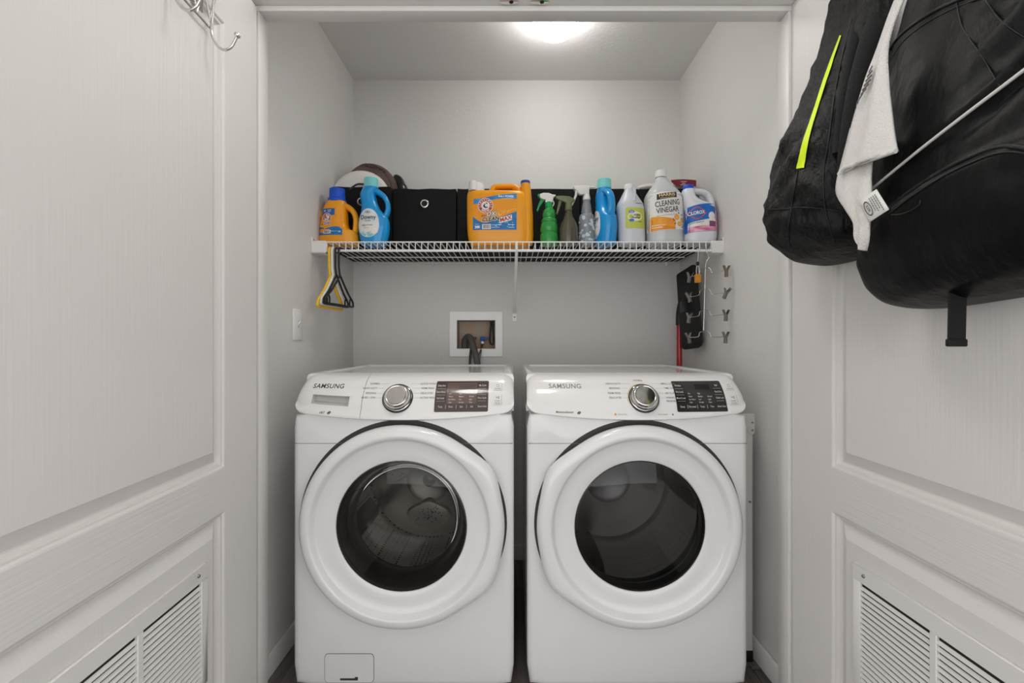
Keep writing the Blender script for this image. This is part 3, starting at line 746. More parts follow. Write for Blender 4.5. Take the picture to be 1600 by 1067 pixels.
def lines(mb, fn, px, py, w, n, dy, th=.5):
    """rows of print too small to read in the photo"""
    for i in range(n):
        a = px
        while a < px+w*(1-.25*(i % 2)):
            q = random.uniform(1.2, 2.6); mb.add([fn(a, py+i*dy), fn(min(a+q, px+w), py+i*dy), fn(min(a+q, px+w), py+i*dy+th), fn(a, py+i*dy+th)], [(0, 1, 2, 3)]); a += q+.5
    return mb
def ppatch(b, e, us, top, bot, rows=4): return patch(MB(), b.P(e), us, bot, top, rows)
def T(b, e): 
    p = b.P(e); return lambda px, py: (lambda u, v: p(px+u, py-v))

# small orange detergent bottle
b = Bottle('detergent_bottle', 'small orange detergent bottle with royal blue cap and side handle', 'bottle', 530, 1.90)
b.body([(316, 513.5, 541, .034), (321, 510, 542, .040), (330, 506.5, 542.5, .044), (342, 505, 543, .046), (352, 502.5, 544, .047), (359, 501, 548, .047), (363, 500.3, 557, .046), (370, 499.6, 560, .046), (379, 500, 560, .046)], M_or)
b.handle([(533, 322), (543, 324), (552, 331), (556.2, 341), (556.4, 352), (555, 362), (550, 368)], [5, 5, 4.4, 4.2, 4.2, 4.4, 5], M_or, 1.6)
c = b.cap('cap', 527, 295.5, 312, 12, M_bluecap); b.lathe('cap_skirt', 527, [(317, 13.8), (312, 13.6), (311, 12.2)], M_bluecap, c)
lb = obj('label', ppatch(b, .0008, lsp(502.5, 541, 17), lambda u: 331, lambda u: 371-.0*u), L_orange, b.t, smooth=40)
obj('label_blue', ppatch(b, .0012, lsp(509.5, 529.5, 9), lambda u: 330.2, lambda u: 341+1.2*math.sin((u-509)/5)), mat('label navy', '#1a5fa8', .4), lb, smooth=40)
obj('label_swoosh', ppatch(b, .0012, lsp(503.5, 541, 15), lambda u: 361-2.5*math.cos((u-503)/9)*(-1 if u > 512 else 1)-(u-503)*.02, lambda u: 370.8), L_blue, lb, smooth=40)
hammer_emblem(b, 517.4, 344, 6.6, lb)
tx = MB(); put_text(tx, '24', 3.6, T(b, .0018)(514, 334), bold=.03); put_text(tx, 'LOADS', 1.9, T(b, .0018)(521.5, 332.8), bold=.02); put_text(tx, 'FRESH', 1.9, T(b, .0018)(521.5, 335.2), bold=.02)
lines(tx, b.P(.0018), 525, 365, 14, 1, 2); put_text(tx, '39', 3.0, T(b, .0018)(537, 366), bold=.03)
obj('label_lettering', tx, M_paper, lb, smooth=0, kind='stuff')
w = obj('lettering_back', put_text(MB(), 'OXI', 6.2, T(b, .0016)(518, 353.8), bold=.09, shear=.2, rot=.08), L_white, lb, smooth=0)
put = put_text(MB(), 'OXI', 6.2, T(b, .0020)(518, 353.8), bold=.015, shear=.2, rot=.08); put_text(put, 'plus', 2.6, T(b, .002)(510, 354.5), shear=.2)
obj('oxi_lettering', put, L_black, lb, smooth=0, kind='stuff')
k = obj('barcode_field', ppatch(b, .0016, lsp(512, 523.5, 5), lambda u: 363.5, lambda u: 368.8), L_white, lb, smooth=0)
obj('barcode', bars(MB(), b.P(.002), 513, 364.2, 9.6, 3.8, 12), L_black, k, smooth=0, kind='stuff')

# blue softener bottle, two of them
M_sb = mat('softener blue plastic', '#1596dc', .22, coat=.3)
M_teal = mat('pale teal cap', '#7fd4d4', .3)
def softener(label, px0, Y, rz, ref=None):
    if ref is not None:
        c_ = copy_tree(ref); c_.location = ((px0-CX)/(F/Y), Y, ZB); c_.rotation_euler = (0, 0, rz); c_['label'] = label; return c_
    b = Bottle('softener_bottle', label, 'bottle', px0, Y, rz, 'blue softener bottles')
    b.body([(292.5, 569, 590.5, .026), (297, 566.5, 589.5, .029), (304, 563.5, 587.5, .031), (311, 564, 588.5, .032), (319, 565.5, 590.5, .033), (328, 565.5, 595, .036), (335, 564, 601, .038), (341, 562.2, 606.5, .039), (352, 560.8, 608.8, .040), (364, 561.2, 608.2, .040), (374, 563.2, 606, .039), (381, 565, 604, .038)], M_sb, n=2.3)
    b.handle([(583, 297.5), (591.5, 301), (600, 307.5), (605, 316), (606.4, 325), (604.8, 334), (600, 341)], [5, 4.6, 4.2, 3.9, 3.9, 4.3, 5], M_sb, 1.5)
    c = b.cap('cap', 579.8, 279, 293.5, 11.0, M_teal, 26)
    ell = lambda u: math.sqrt(max(0, 1-((u-579.8)/16.6)**2))
    sh_ = lambda u: (u-579.8)/16.6
    lb = obj('label', ppatch(b, .0008, [579.8-16.6*math.cos(a) for a in lsp(0.03, PI-.03, 21)], lambda u: 356-(26.5*ell(u)**.8), lambda u: 356+17.8*ell(u), 8), mat('label pearl', '#e6e9ea', .4, var=((22, 22, 22), '#cfe2e8', .12)), b.t, smooth=40)
    obj('label_splash', ppatch(b, .0012, [579.8-15.4*math.cos(a) for a in lsp(.03, PI-.03, 17)], lambda u: 362+2.2*math.sin(u*.55)-3.5*abs((u-579.8)/15)**2, lambda u: 356.5+16.4*math.sqrt(max(0, 1-((u-579.8)/15.5)**2)), 4), mat('label aqua', '#8ccbd8', .4, var=((60, 60, 60), '#e8edee', .08)), lb, smooth=40)
    disc_ = obj('label_disc', disc(MB(), b.P(.0015), 578, 356.5, 9.6, seg=26), L_white, lb, smooth=0)
    tx = put_text(MB(), 'Downy', 9.4, T(b, .0022)(579.5, 343.2), bold=.012, xs=.88); put_text(tx, 'ULTRA', 2.7, T(b, .0022)(579.3, 348.8), bold=.02)
    put_text(tx, 'COOL COTTON', 2.3, T(b, .0022)(578, 355.5), bold=.01); lines(tx, b.P(.0022), 573, 359.5, 9, 1, 2, .4)
    for q in (-1, 1): disc(tx, b.P(.0022), 578.9+q*1.5, 335.2, 2.5, 1.9, 16, 1.8)
    obj('label_lettering', tx, mat('label navy ink', '#2a3350', .5), lb, smooth=0, kind='stuff')
    obj('label_flower', disc(MB(), b.P(.0018), 590, 364, 4.6, seg=16), mat('label blossom', '#f4ece6', .5), lb, smooth=0)
    return b.t
ref = softener('sky blue softener bottle facing forward, beside the small orange detergent', 585, 1.905, 0)
softener('sky blue softener bottle turned sideways, beside the small vinegar jug', 946.2, 1.905, math.radians(-77), ref)

# large orange detergent jug
b = Bottle('detergent_jug', 'large orange detergent jug with top handle and blue spout cap', 'jug', 781, 1.94)
b.body([(303, 733, 819, .050), (306, 731, 822, .060), (315, 730.2, 825, .066), (340, 730.3, 828, .068), (360, 730.8, 829, .068), (376, 732.5, 829, .066), (385, 736, 826, .062)], M_or, n=4.2, seg=60)
b.handle([(762, 307), (768.5, 299), (772.5, 293), (780, 291.6), (792, 291.4), (802, 292), (810, 297), (816, 305)], [5, 4.6, 4.3, 4.0, 4.0, 4.3, 5, 5.5], M_or, 1.7, nm='top_handle')
sp_ = obj('spout_column', MB().loft([[(b.u(cx_)+w_/b.s*math.cos(a), -.02+.034*(w_/9)*math.sin(a), b.v(py)) for a in lsp(0, 2*PI*27/28, 28)] for py, cx_, w_ in ((384, 823, 9.0), (370, 823.6, 9.6), (340, 823.2, 9.4), (315, 822.4, 8.6), (300, 821.4, 8.0), (291, 820.8, 7.6))]), M_or, b.t, smooth=60)
obj('spout_cap', MB().lathe([(7.4/b.s, b.v(291)), (7.6/b.s, b.v(288)), (7.0/b.s, b.v(285.8)), (5.5/b.s, b.v(285.3))], (b.u(820.7), -.02, 0), seg=26), mat('navy cap', '#23409a', .35), sp_, smooth=40)
mc = cloudy('frosted measuring cup', '#e9e8e6', .85, .3)
cu = b.lathe('measuring_cup', 744.5, [(304, 13.2), (289.5, 11.6), (288, 10.8)], mc)
obj('cup_spout', MB().lathe([(6.6/b.s, b.v(302)), (5.8/b.s, b.v(289)), (5.2/b.s, b.v(288))], (b.u(740), -.034, 0), seg=20), mc, cu)
lab0, lab1, lt, lbm = 740.5, 807.5, 309.5, 365.5
lb = obj('label', rrect(MB(), b.P(.0008), lab0, lab1, lt+1.5, lbm, 3, 19, 8), L_orange, b.t, smooth=40)
us = lsp(742, 807, 22)
wv = lambda u: 318-7.8*math.sin(max(0, (u-752)/55)*PI/2)
obj('label_blue_top', ppatch(b, .0012, us, wv, lambda u: wv(u)+8-2.4*math.sin((u-742)/65*PI)), mat('label blue top', '#1f6db8', .4, var=((20, 20, 20), '#3a9ad8', .15)), lb, smooth=40)
wl = lambda u: 345+9.5*math.sin(min(1, (u-741)/18)*PI/2) if u < 762 else 354.5-17.5*((u-762)/45)
obj('label_blue_base', ppatch(b, .0012, lsp(741, 807, 26), wl, lambda u: 365), L_blue, lb, smooth=40)
g = MB()
for i in range(46):
    u = random.uniform(770, 806); q = 350-16*((u-762)/45)-abs(random.gauss(0, 3.2)); r = random.uniform(.25, .8)
    disc(g, b.P(.0014), u, q, r, seg=8)
obj('label_sparkle', g, mat('label pale yellow', '#fbe06a', .4), lb, smooth=0, kind='stuff')
g = MB()
for i in range(26): disc(g, b.P(.0015), random.uniform(775, 806), random.uniform(345, 362), random.uniform(.4, 1.3), seg=9)
obj('label_bubbles', g, L_sky, lb, smooth=0, kind='stuff')
hammer_emblem(b, 760, 328.6, 10.6, lb)
tx = put_text(MB(), '5-in-1 POWER', 4.6, T(b, .0018)(791, 314.6), bold=.03, rot=-.03, xs=.82); lines(tx, b.P(.0018), 785, 317.6, 16, 1, 2)
put_text(tx, '200', 5.2, T(b, .0018)(747.5, 361), bold=.04); lines(tx, b.P(.0018), 744.5, 356.2, 6, 1, 2); lines(tx, b.P(.0018), 769, 357.5, 15, 2, 3.6, .6); lines(tx, b.P(.0018), 795, 357, 9, 2, 4, .8)
obj('label_lettering', tx, M_paper, lb, smooth=0, kind='stuff')
for s_, px, py, z, fg, bg in (('OXI', 769, 341.4, 8.8, L_white, L_black), ('CLEAN', 767.5, 349.2, 8.4, L_black, L_white)):
    o_ = obj('lettering_back', put_text(MB(), s_, z, T(b, .0017)(px, py), bold=.085, shear=.2, rot=.10), bg, lb, smooth=0)
    obj('lettering', put_text(MB(), s_, z, T(b, .0023)(px, py), bold=.028, shear=.2, rot=.10), fg, o_, smooth=0)
obj('plus_lettering', put_text(MB(), 'plus', 4, T(b, .0023)(757, 344), shear=.2, bold=.01), L_black, lb, smooth=0)
bx_ = ppatch(b, .0026, lsp(781, 800, 7), lambda u: 347.5-(u-780.5)*.27, lambda u: 355.8-(u-780.5)*.27); obj('max_plate', bx_, L_white, lb, smooth=0)
obj('max_lettering', put_text(MB(), 'MAX', 8.4, T(b, .0030)(790.3, 349), bold=.03, rot=.26, shear=.1), L_red, lb, smooth=0)
k = obj('barcode_field', ppatch(b, .0016, lsp(755, 768, 5), lambda u: 356.6, lambda u: 364), L_white, lb, smooth=0)
obj('barcode', bars(MB(), b.P(.002), 756.2, 357.4, 10.6, 5.6, 14), L_black, k, smooth=0, kind='stuff')

# three trigger spray bottles
def poly_part(b, nm, pts, th, m, parent=None, y=0, bev=.0015):
    return obj(nm, MB().prism([(b.u(x), b.v(y_)) for x, y_ in pts], y-th/2, y+th/2, 'y'), m, parent or b.t, bevel=bev, seg=2)
b = Bottle('spray_bottle', 'green ringed see-through spray bottle with white head and green trigger', 'spray bottle', 858, 1.89)
gg = cloudy('clear green plastic', '#2fa54a', .74, .08, .5)
b.lathe('bottle_body', 858, [(385, 12), (384, 13.6), (378, 14.2), (370, 14.2), (366, 13.4), (364, 12.4), (362, 13.6), (356, 13.8), (351, 13), (348, 11.6), (346.5, 12.4), (344, 12.2), (342, 10.6), (340.5, 9.2), (338.5, 10.2), (334, 10.4), (330, 9.4), (327, 6.6), (323, 5.6)], gg)
b.lathe('dip_tube', 856, [(383, .9), (325, .9)], cloudy('pale tube', '#9ee0a8', .9), None, 8)
gm_ = mat('green trigger plastic', '#179a4e', .3); wm_ = mat('white trigger head', '#e6e3df', .3)
b.lathe('collar', 857.5, [(324, 6.0), (318, 5.8), (316, 5.0)], gm_)
hd_ = poly_part(b, 'spray_head', [(851.5, 317), (852.5, 313), (846, 311.5), (843.2, 308.5), (843.8, 304), (849, 302.4), (857, 302.6), (863, 305), (867.8, 305.6), (868, 307.4), (864.8, 308.6), (864, 313), (862.6, 317)], .024, wm_)
poly_part(b, 'nozzle', [(840, 304), (844.4, 303.6), (844.4, 308.4), (840.4, 308.2)], .016, gm_, hd_)
poly_part(b, 'trigger', [(845, 311), (850.5, 312.5), (848, 316.5), (843.5, 323), (840.4, 330.5), (838.3, 329.6), (841, 320)], .012, gm_, hd_)
b = Bottle('spray_bottle', 'smoky brown spray bottle with olive trigger head', 'spray bottle', 888.5, 1.88, group=None)
b.lathe('bottle_body', 888.5, [(385.5, 12.5), (384, 14.2), (372, 14.6), (358, 14.2), (355, 14.0), (354, 13.4), (349, 12.0), (342, 8.4), (336, 6.0), (330, 4.9), (327, 4.8)], cloudy('smoky clear plastic', '#5f5a48', .74, .08, .6))
b.lathe('dip_tube', 887, [(383, 1), (328, 1)], cloudy('olive tube', '#a59a6a', .9), None, 8)
ol = mat('olive plastic', '#6f7550', .38)
b.lathe('collar', 888.2, [(328.5, 5.6), (327, 5.7), (320, 5.0), (317, 4.6)], ol)
hd_ = poly_part(b, 'spray_head', [(884, 318), (880, 315.5), (874, 313.5), (869, 310.8), (868, 308.4), (871, 307), (880, 306.8), (890, 308), (897.4, 312), (897.6, 314), (893.5, 317), (892, 319)], .022, ol)
poly_part(b, 'trigger', [(873.5, 312.5), (877.8, 314.4), (875.6, 322), (872.4, 331), (870.8, 335.4), (869, 334.6), (870.4, 326)], .011, ol, hd_)
b = Bottle('spray_bottle', 'clear patterned spray bottle with white trigger head', 'spray bottle', 916.5, 1.918)
b.lathe('bottle_body', 916.5, [(385, 11), (383, 12.2), (372, 12.6), (350, 12.3), (339, 12.0), (336, 10.4), (335, 8.4), (333, 8.6), (326, 7.8), (318, 6.4), (313, 5.6)], cloudy('clear spray plastic', '#a9aeb3', .55, .06, .6))
g = MB(); rr_ = random.Random(3)
for i in range(30):
    a = rr_.uniform(-1.35, 1.35); z0 = b.v(rr_.uniform(341, 380)); r = rr_.uniform(.004, .009); R_ = 12.75/b.s
    f = lambda u, v: (R_*math.sin(a+u/R_), -R_*math.cos(a+u/R_), z0+v)
    disc(g, f, 0, 0, r, seg=10, ry=r*.9)
obj('pattern', g, mat('pale blue blossom print', '#c3d3de', .5), b.t, smooth=0, kind='stuff')
b.lathe('dip_tube', 916.5, [(383, 1.1), (315, 1.1)], cloudy('pale tube 2', '#e3e2de', .95), None, 8)
b.lathe('collar', 916.5, [(313, 6.2), (308, 5.7), (303, 4.2), (291.5, 3.6), (290.5, 3.0)], wm_)
hd_ = poly_part(b, 'spray_head', [(914, 304), (906.5, 305), (902, 302), (901.5, 298.6), (897, 297), (896.2, 292), (899, 291), (919, 290.8), (920.4, 292.2), (920, 304)], .024, wm_)
poly_part(b, 'trigger', [(898.5, 297), (902.2, 298), (901.5, 306), (898, 314), (894.6, 321.6), (892.6, 320.6), (895, 313), (898, 305)], .012, wm_, hd_)
poly_part(b, 'head_tail', [(919.5, 291.4), (929, 292), (930, 293.2), (919.5, 294.4)], .012, wm_, hd_)

# small clear vinegar jug
M_hd = cloudy('cloudy jug plastic', '#dde1e8', .86, .3)
M_liq = cloudy('vinegar', '#b7bfc6', .55, .2)
b = Bottle('vinegar_jug', 'small cloudy vinegar jug with green label and white cap', 'jug', 986.5, 1.895)
b.body([(296.5, 976.5, 989.5, .018), (303, 973, 993.5, .024), (311, 969, 998, .036), (318.5, 965, 1002.8, .044), (324, 963.4, 1004.6, .046), (332, 963.8, 1005.6, .047), (350, 965, 1006.4, .047), (368, 966, 1006.8, .047), (380, 967, 1007, .046)], M_hd, n=2.4)
b.cap('cap', 982.8, 288.8, 297, 7.4, M_white2)
b.handle([(986, 297), (987.4, 304), (987, 312), (986.6, 319)], [2.6, 2.4, 2.4, 3], M_hd, 1.2, y=-.040)
lb = obj('label', rrect(MB(), b.P(.0008), 973.3, 1005, 329, 360.6, 2.5, 17, 6), mat('label lime', '#c1cb57', .45), b.t, smooth=40)
ov = disc(MB(), b.P(.0013), 987.5, 342.6, 11, seg=30, ry=7.2); obj('label_oval', ov, L_white, lb, smooth=0)
for px, py, r, ry in ((982, 335.6, 4.4, 2.6), (982.4, 348.6, 4.0, 2.2)): obj('label_badge', disc(MB(), b.P(.0017), px, py, r, seg=20, ry=ry), mat('badge blue', '#4b78b8', .45), lb, smooth=0)
tx = put_text(MB(), 'white', 4.6, T(b, .002)(990.5, 340.4), bold=.02); put_text(tx, 'vinegar', 4.6, T(b, .002)(988.8, 344.6), bold=.02); lines(tx, b.P(.002), 992, 350.4, 6, 1, 2, .8)
obj('label_lettering', tx, mat('olive ink', '#4e5230', .5), lb, smooth=0, kind='stuff')
tx = put_text(MB(), 'Great', 2.3, T(b, .0021)(982, 334.8), bold=.02); put_text(tx, 'Value', 2.3, T(b, .0021)(982, 336.8), bold=.02); obj('badge_lettering', tx, M_paper, lb, smooth=0, kind='stuff')
obj('fill_mark', lines(MB(), b.P(.001), 988, 321.8, 11, 1, 2, 1.0), M_ink, b.t, smooth=0, kind='stuff')

# large cleaning vinegar jug
b = Bottle('vinegar_jug', 'large clear cleaning vinegar jug with white label and oranges', 'jug', 1036.5, 1.90)
b.body([(279, 1024.8, 1040.8, .021), (286, 1022, 1044.5, .030), (294, 1016.5, 1051, .046), (302, 1011, 1058.5, .062), (308, 1008.4, 1061.8, .068), (315, 1007.6, 1063.8, .071), (330, 1008, 1064.6, .072), (355, 1009, 1064.9, .072), (380, 1010.2, 1064.6, .071)], cloudy('clear jug plastic', '#d9dedf', .84, .18, .3), n=2.5)
b.cap('cap', 1032.6, 267.5, 278, 8.7, M_white2, 32)
lb = obj('label', ppatch(b, .0008, lsp(1009.2, 1063.6, 25), lambda u: 307.5+2.4*((u-1036)/29)**2*(1 if u < 1036 else -.6)-2.6*(u-1007)/58*.0, lambda u: 364.5+3*((1064-u)/57)**1.0-1.0, 8), L_white, b.t, smooth=40)
pk = ppatch(b, .0014, lsp(1018.6, 1048, 11), lambda u: 311.3-(u-1018.6)*.135, lambda u: 320-(u-1018.6)*.135, 3); obj('brand_plate', pk, mat('brand black brown', '#2b2622', .45), lb, smooth=0)
obj('brand_lettering', put_text(MB(), 'HARRIS', 6.6, T(b, .002)(1033.3, 312.6), bold=.025, rot=.09, xs=1.12), mat('pale gold print', '#e3cfa0', .45), lb, smooth=0, kind='stuff')
obj('brand_subline', lines(MB(), lambda x, y: b.P(.002)(x, y-(x-1033)*.09), 1022.5, 316.4, 22, 1, 2, .7), mat('pale gold print', '#e3cfa0', .45), lb, smooth=0, kind='stuff')
tx = put_text(MB(), 'CLEANING', 11.4, T(b, .002)(1034.6, 325.3), bold=.012, rot=.12, xs=.66); put_text(tx, 'VINEGAR', 11.4, T(b, .002)(1034.6, 335.5), bold=.012, rot=.11, xs=.70)
obj('label_lettering', tx, mat('charcoal ink', '#333438', .5), lb, smooth=0, kind='stuff')
sw = lambda u: 346+2.0*math.sin((u-1011)/38*PI)
obj('label_orange_band', ppatch(b, .0013, lsp(1010.5, 1046, 15), lambda u: 345+5.5*((u-1010)/36)**2.2, lambda u: 366.2-2.2*((u-1010)/36)), mat('label amber', '#f0a530', .45, var=((12, 40, 30), '#e8762a', .1)), lb, smooth=40)
tx = lines(MB(), lambda x, y: b.P(.0018)(x, y-(x-1030)*.08), 1019, 343, 30, 1, 2, .9); lines(tx, b.P(.0018), 1022, 347.5, 22, 1, 2, .6)
obj('label_subline', tx, mat('orange ink', '#d98a4a', .5), lb, smooth=0, kind='stuff')
tx = lines(MB(), b.P(.0018), 1013, 357.5, 18, 2, 3.4, 1.0); obj('label_small_print', tx, M_paper, lb, smooth=0, kind='stuff')
for px, py, r in ((1048, 346.5, 4.0), (1058, 349.5, 3.4), (1052.5, 356, 3.6)):
    o_ = obj('orange_slice', disc(MB(), b.P(.0016), px, py, r, seg=18), mat('orange fruit print', '#f0a22c', .45), lb, smooth=0)
    obj('slice_core', disc(MB(), b.P(.002), px, py, r*.62, seg=14), mat('orange core print', '#f7bd52', .45), o_, smooth=0)
lf = MB()
for px, py, a in ((1051, 340, 2.2), (1056.5, 342, .6), (1043, 350, 2.4), (1045.5, 356, .7), (1058.5, 360, 1.3), (1062, 356.5, 2.2)):
    P_ = b.P(.0018); c_, s_ = math.cos(a), math.sin(a)
    lf.add([P_(px+x*c_-y*s_, py-(x*s_+y*c_)) for x, y in ((-2.2, 0), (0, 1), (2.2, 0), (0, -1))], [(0, 1, 2, 3)])
obj('leaf_print', lf, mat('dark leaf print', '#3f5438', .5), lb, smooth=0, kind='stuff')

# bleach jug
b = Bottle('bleach_jug', 'white bleach jug with royal blue cap and loop handle', 'jug', 1092, 1.872)
M_bl = mat('white bleach plastic', '#dfe2e8', .3, coat=.1)
b.body([(297, 1067, 1084, .026), (303, 1065.2, 1083.5, .034), (311, 1065.4, 1086, .042), (318, 1065.8, 1096, .049), (323, 1066.6, 1112, .053), (330, 1067.6, 1114.8, .056), (350, 1068, 1116.2, .057), (366, 1068.4, 1116.8, .057), (374, 1068, 1116.4, .056), (380, 1069.5, 1115, .054)], M_bl, n=2.7)
b.handle([(1075, 300), (1086, 299.5), (1096, 300.5), (1104, 304.5), (1108.5, 312), (1110, 320), (1109, 328)], [5.5, 4.6, 4.6, 4.9, 5.2, 5.6, 6.5], M_bl, 1.5)
b.cap('cap', 1075.4, 290, 297.6, 8.1, M_bluecap, 30)
lb = obj('label', ppatch(b, .0008, lsp(1067.6, 1116, 25), lambda u: 329.5-6*math.sin((u-1066)/36*PI/2) if u < 1102 else 323.5+.8*(u-1102)/16, lambda u: 368-3.5*((u-1066)/52), 8), mat('label bright blue', '#1f78d2', .4, var=((16, 16, 16), '#1560b8', .15)), b.t, smooth=40)
obj('label_white_field', ppatch(b, .0012, lsp(1068, 1109.5, 19), lambda u: 353.5-8.5*((u-1067)/43), lambda u: 360-5*((u-1067)/43)), L_white, lb, smooth=40)
obj('label_pink_field', ppatch(b, .0012, lsp(1068, 1115.8, 21), lambda u: 360-5*((u-1067)/43), lambda u: 367.6-3.5*((u-1066)/52)), mat('label pink', '#d8588f', .4, var=((20, 20, 50), '#efc3d2', .12)), lb, smooth=40)
obj('label_pink_edge', ppatch(b, .0016, lsp(1109.5, 1115.8, 6), lambda u: 326.5, lambda u: 365), mat('label pink 2', '#dd7fa8', .4, var=((20, 20, 50), '#f3d4df', .12)), lb, smooth=40)
def lens(e, px, py, w, h): return ppatch(b, e, [px-w*math.cos(a) for a in lsp(.02, PI-.02, 17)], lambda u: py-h*(1-abs((u-px)/w)**1.5), lambda u: py+h*(1-abs((u-px)/w)**1.5))
obj('logo_rim', lens(.0016, 1081, 338.4, 13.2, 10), mat('logo orange red', '#d9623a', .4), lb, smooth=40)
lg = obj('logo_field', lens(.002, 1080.8, 338.4, 11.8, 8.5), mat('logo blue', '#3566b4', .4), lb, smooth=40)
obj('logo_lettering', put_text(MB(), 'CLOROX', 7.0, T(b, .0026)(1080.4, 338.4), bold=.03, rot=.10, xs=.78), M_paper, lg, smooth=0, kind='stuff')
obj('label_cotton', disc(MB(), b.P(.0017), 1103, 342.5, 5.4, seg=20, ry=6), mat('cotton print', '#f2eeec', .5), lb, smooth=0)
obj('label_lettering', put_text(MB(), 'CLEAN BLEACH', 3.0, T(b, .0018)(1080, 353), bold=.01, rot=.12), M_ink, lb, smooth=0, kind='stuff')
obj('label_tag', ppatch(b, .0017, lsp(1099, 1110, 7), lambda u: 350.5, lambda u: 359), mat('label plum', '#8a4a78', .45), lb, smooth=40)

# white bag with maroon bands lying on the bins
bgc = Vector((.700, 2.135, ZB+.288)); hw_, hd2, hh = .118, .075, .042
def bagS(u, v, e=0):
    q = min(abs(u/hw_), .995); w_ = min(abs(v/hh-.5)*2, .99)
    return (u, -hd2*(1-q**4)**.25*(1-w_**2.6)**.5-e, v+.004*mnoise.noise(Vector((u*30, v*40, 1))))
t = thing('snack_bag', 'white food bag with maroon bands lying on the bins by the right wall', 'bag', bgc)
rings = []
for k in range(25):
    x = -hw_+2*hw_*k/24; q = min(abs(x/hw_), .97); f = (1-q**4)**.25
    rings.append([(x, hd2*f*math.cos(a), hh/2+hh/2*(.25+.75*f)*math.sin(a)+.003*mnoise.noise(Vector((x*30, a, 2)))) for a in lsp(0, 2*PI*23/24, 24)])
obj('pouch', MB().loft(rings), mat('white film', '#dddad5', .35), t, smooth=60)
def bag_front(e):
    def f(px, py):
        p = at(px, py, bgc.y-hd2); return Vector(p)-bgc+Vector((0, -.006-e, 0))
    return f
fq = bag_front(0)
obj('band', patch(MB(), lambda a, c_: fq(a, c_), lsp(1048, 1087, 9), lambda u: 292 if u > 1056 else 284.5+7.5*(u-1048)/8, lambda u: 283-2.2*math.sin((u-1040)/52*PI)), mat('maroon print', '#7e1f31', .4), t, smooth=40)
obj('band', patch(MB(), lambda a, c_: fq(a, c_), lsp(1016, 1040, 5), lambda u: 296, lambda u: 292.2), mat('maroon print', '#7e1f31', .4), t, smooth=40)
fq2 = bag_front(.001)
obj('band_print', lines(MB(), fq2, 1063, 284, 9, 1, 2, .9).add([], []), M_paper, t, smooth=0, kind='stuff')
tx = MB(); lines(tx, fq2, 1065, 286.6, 5, 1, 2, .9); lines(tx, fq2, 1062, 289, 10, 1, 2, .9); obj('band_print', tx, M_paper, t, smooth=0, kind='stuff')

# ------------------------------------------------------------------ hangers on the shelf lip
zl = ZD-.0345
def hanger(label, x, m, w, drop, neck, yaw, r=.0034, hooks=False, th=0, cat='hanger'):
    """plastic hanger whose hook goes over the lip rod; the hanger's plane runs front to back"""
    t = thing('clothes_hanger', label, cat, (x, YS-.001, zl), yaw, 'plastic hangers on the shelf lip')
    hr = .0095+r*.3
    hk = [(0, -hr*math.sin(a), hr*math.cos(a)) for a in lsp(-PI*.75, PI*.5, 14)]
    hk = [(0, y+0, z) for _, y, z in hk]+[(0, -hr, -.012), (0, -hr*.9, -neck*.7), (0, -.002, -neck)]
    obj('hook', MB().tube(hk, r, 8), m, t, smooth=70)
    W = w/2; zn = -neck
    loop = [(0, 0, zn), (0, -W*.55, zn-drop*.52), (0, -W*.94, zn-drop*.80), (0, -W, zn-drop*.92), (0, -W*.92, zn-drop), (0, 0, zn-drop), (0, W*.92, zn-drop), (0, W, zn-drop*.92), (0, W*.94, zn-drop*.80), (0, W*.55, zn-drop*.52), (0, 0, zn)]
    obj('arms', MB().tube(crom(loop, 5), r, 8), m, t, smooth=70)
    if hooks:
        for s_ in (-1, 1):
            obj('strap_hook', MB().tube(crom([(0, s_*W*.80, zn-drop*.72), (0, s_*W*.74, zn-drop*.80), (0, s_*W*.74, zn-drop*.97), (0, s_*W*.9, zn-drop)], 4), r*.75, 6), m, t, smooth=70)
    return t
hanger('bright yellow plastic hanger on the shelf lip', (516.3-CX)/393, mat('yellow hanger plastic', '#f0c01c', .3), .200, .128, .100, math.radians(-5), .0056)
hanger('white plastic hanger between the yellow and black hangers', (520.6-CX)/393, mat('white hanger plastic', '#e2e2de', .3), .188, .120, .098, math.radians(-5), .0052)
hanger('black plastic hanger next to the white hanger', (525.6-CX)/393, M_black, .205, .122, .096, math.radians(-5), .0040, True)
hanger('black plastic hanger farthest from the left closet wall', (531.2-CX)/393, M_black, .220, .118, .098, math.radians(-7), .0040, True)

# ------------------------------------------------------------------ chrome tiered clip hanger, and a tag on a string
xh = (1102-CX)/393
t = thing('clip_hanger', 'chrome four-tier clip hanger hanging from the shelf lip by the right wall', 'clip hanger', (xh, YS-.001, zl))
hr = .0085
st = [(0, -hr*math.sin(a), hr*math.cos(a)) for a in lsp(-PI*.7, PI*.55, 12)]+[(.004, -.008, -.012), (.012, -.004, -.026), (.006, 0, -.040), (0, 0, -.058), (-.004, 0, -.18), (-.008, 0, -.318)]
st = [(x+.002, y, z) for x, y, z in st]
obj('stem', MB().tube(crom(st, 3), .0021, 8), M_chrome, t, smooth=70)
def clip_mesh(m):
    mb = MB()
    for s_ in (-1, 1):
        mb.prism([(s_*.0008, -.024), (s_*.0040, -.024), (s_*.0036, -.002), (s_*.0135, .019), (s_*.0112, .020), (s_*.0012, .0)], -.0065, .0065, 'y')
    mb.tube([(0, -.009, .0), (0, .009, .0)], .003, 10)
    return mesh_of(mb, m, 'clip', 40)
cm = clip_mesh(mat('bright clip steel', '#a5a29e', .22, metal=1))
dF = Vector((-.030, .090, 0)); dN = Vector((.052, -.088, 0))
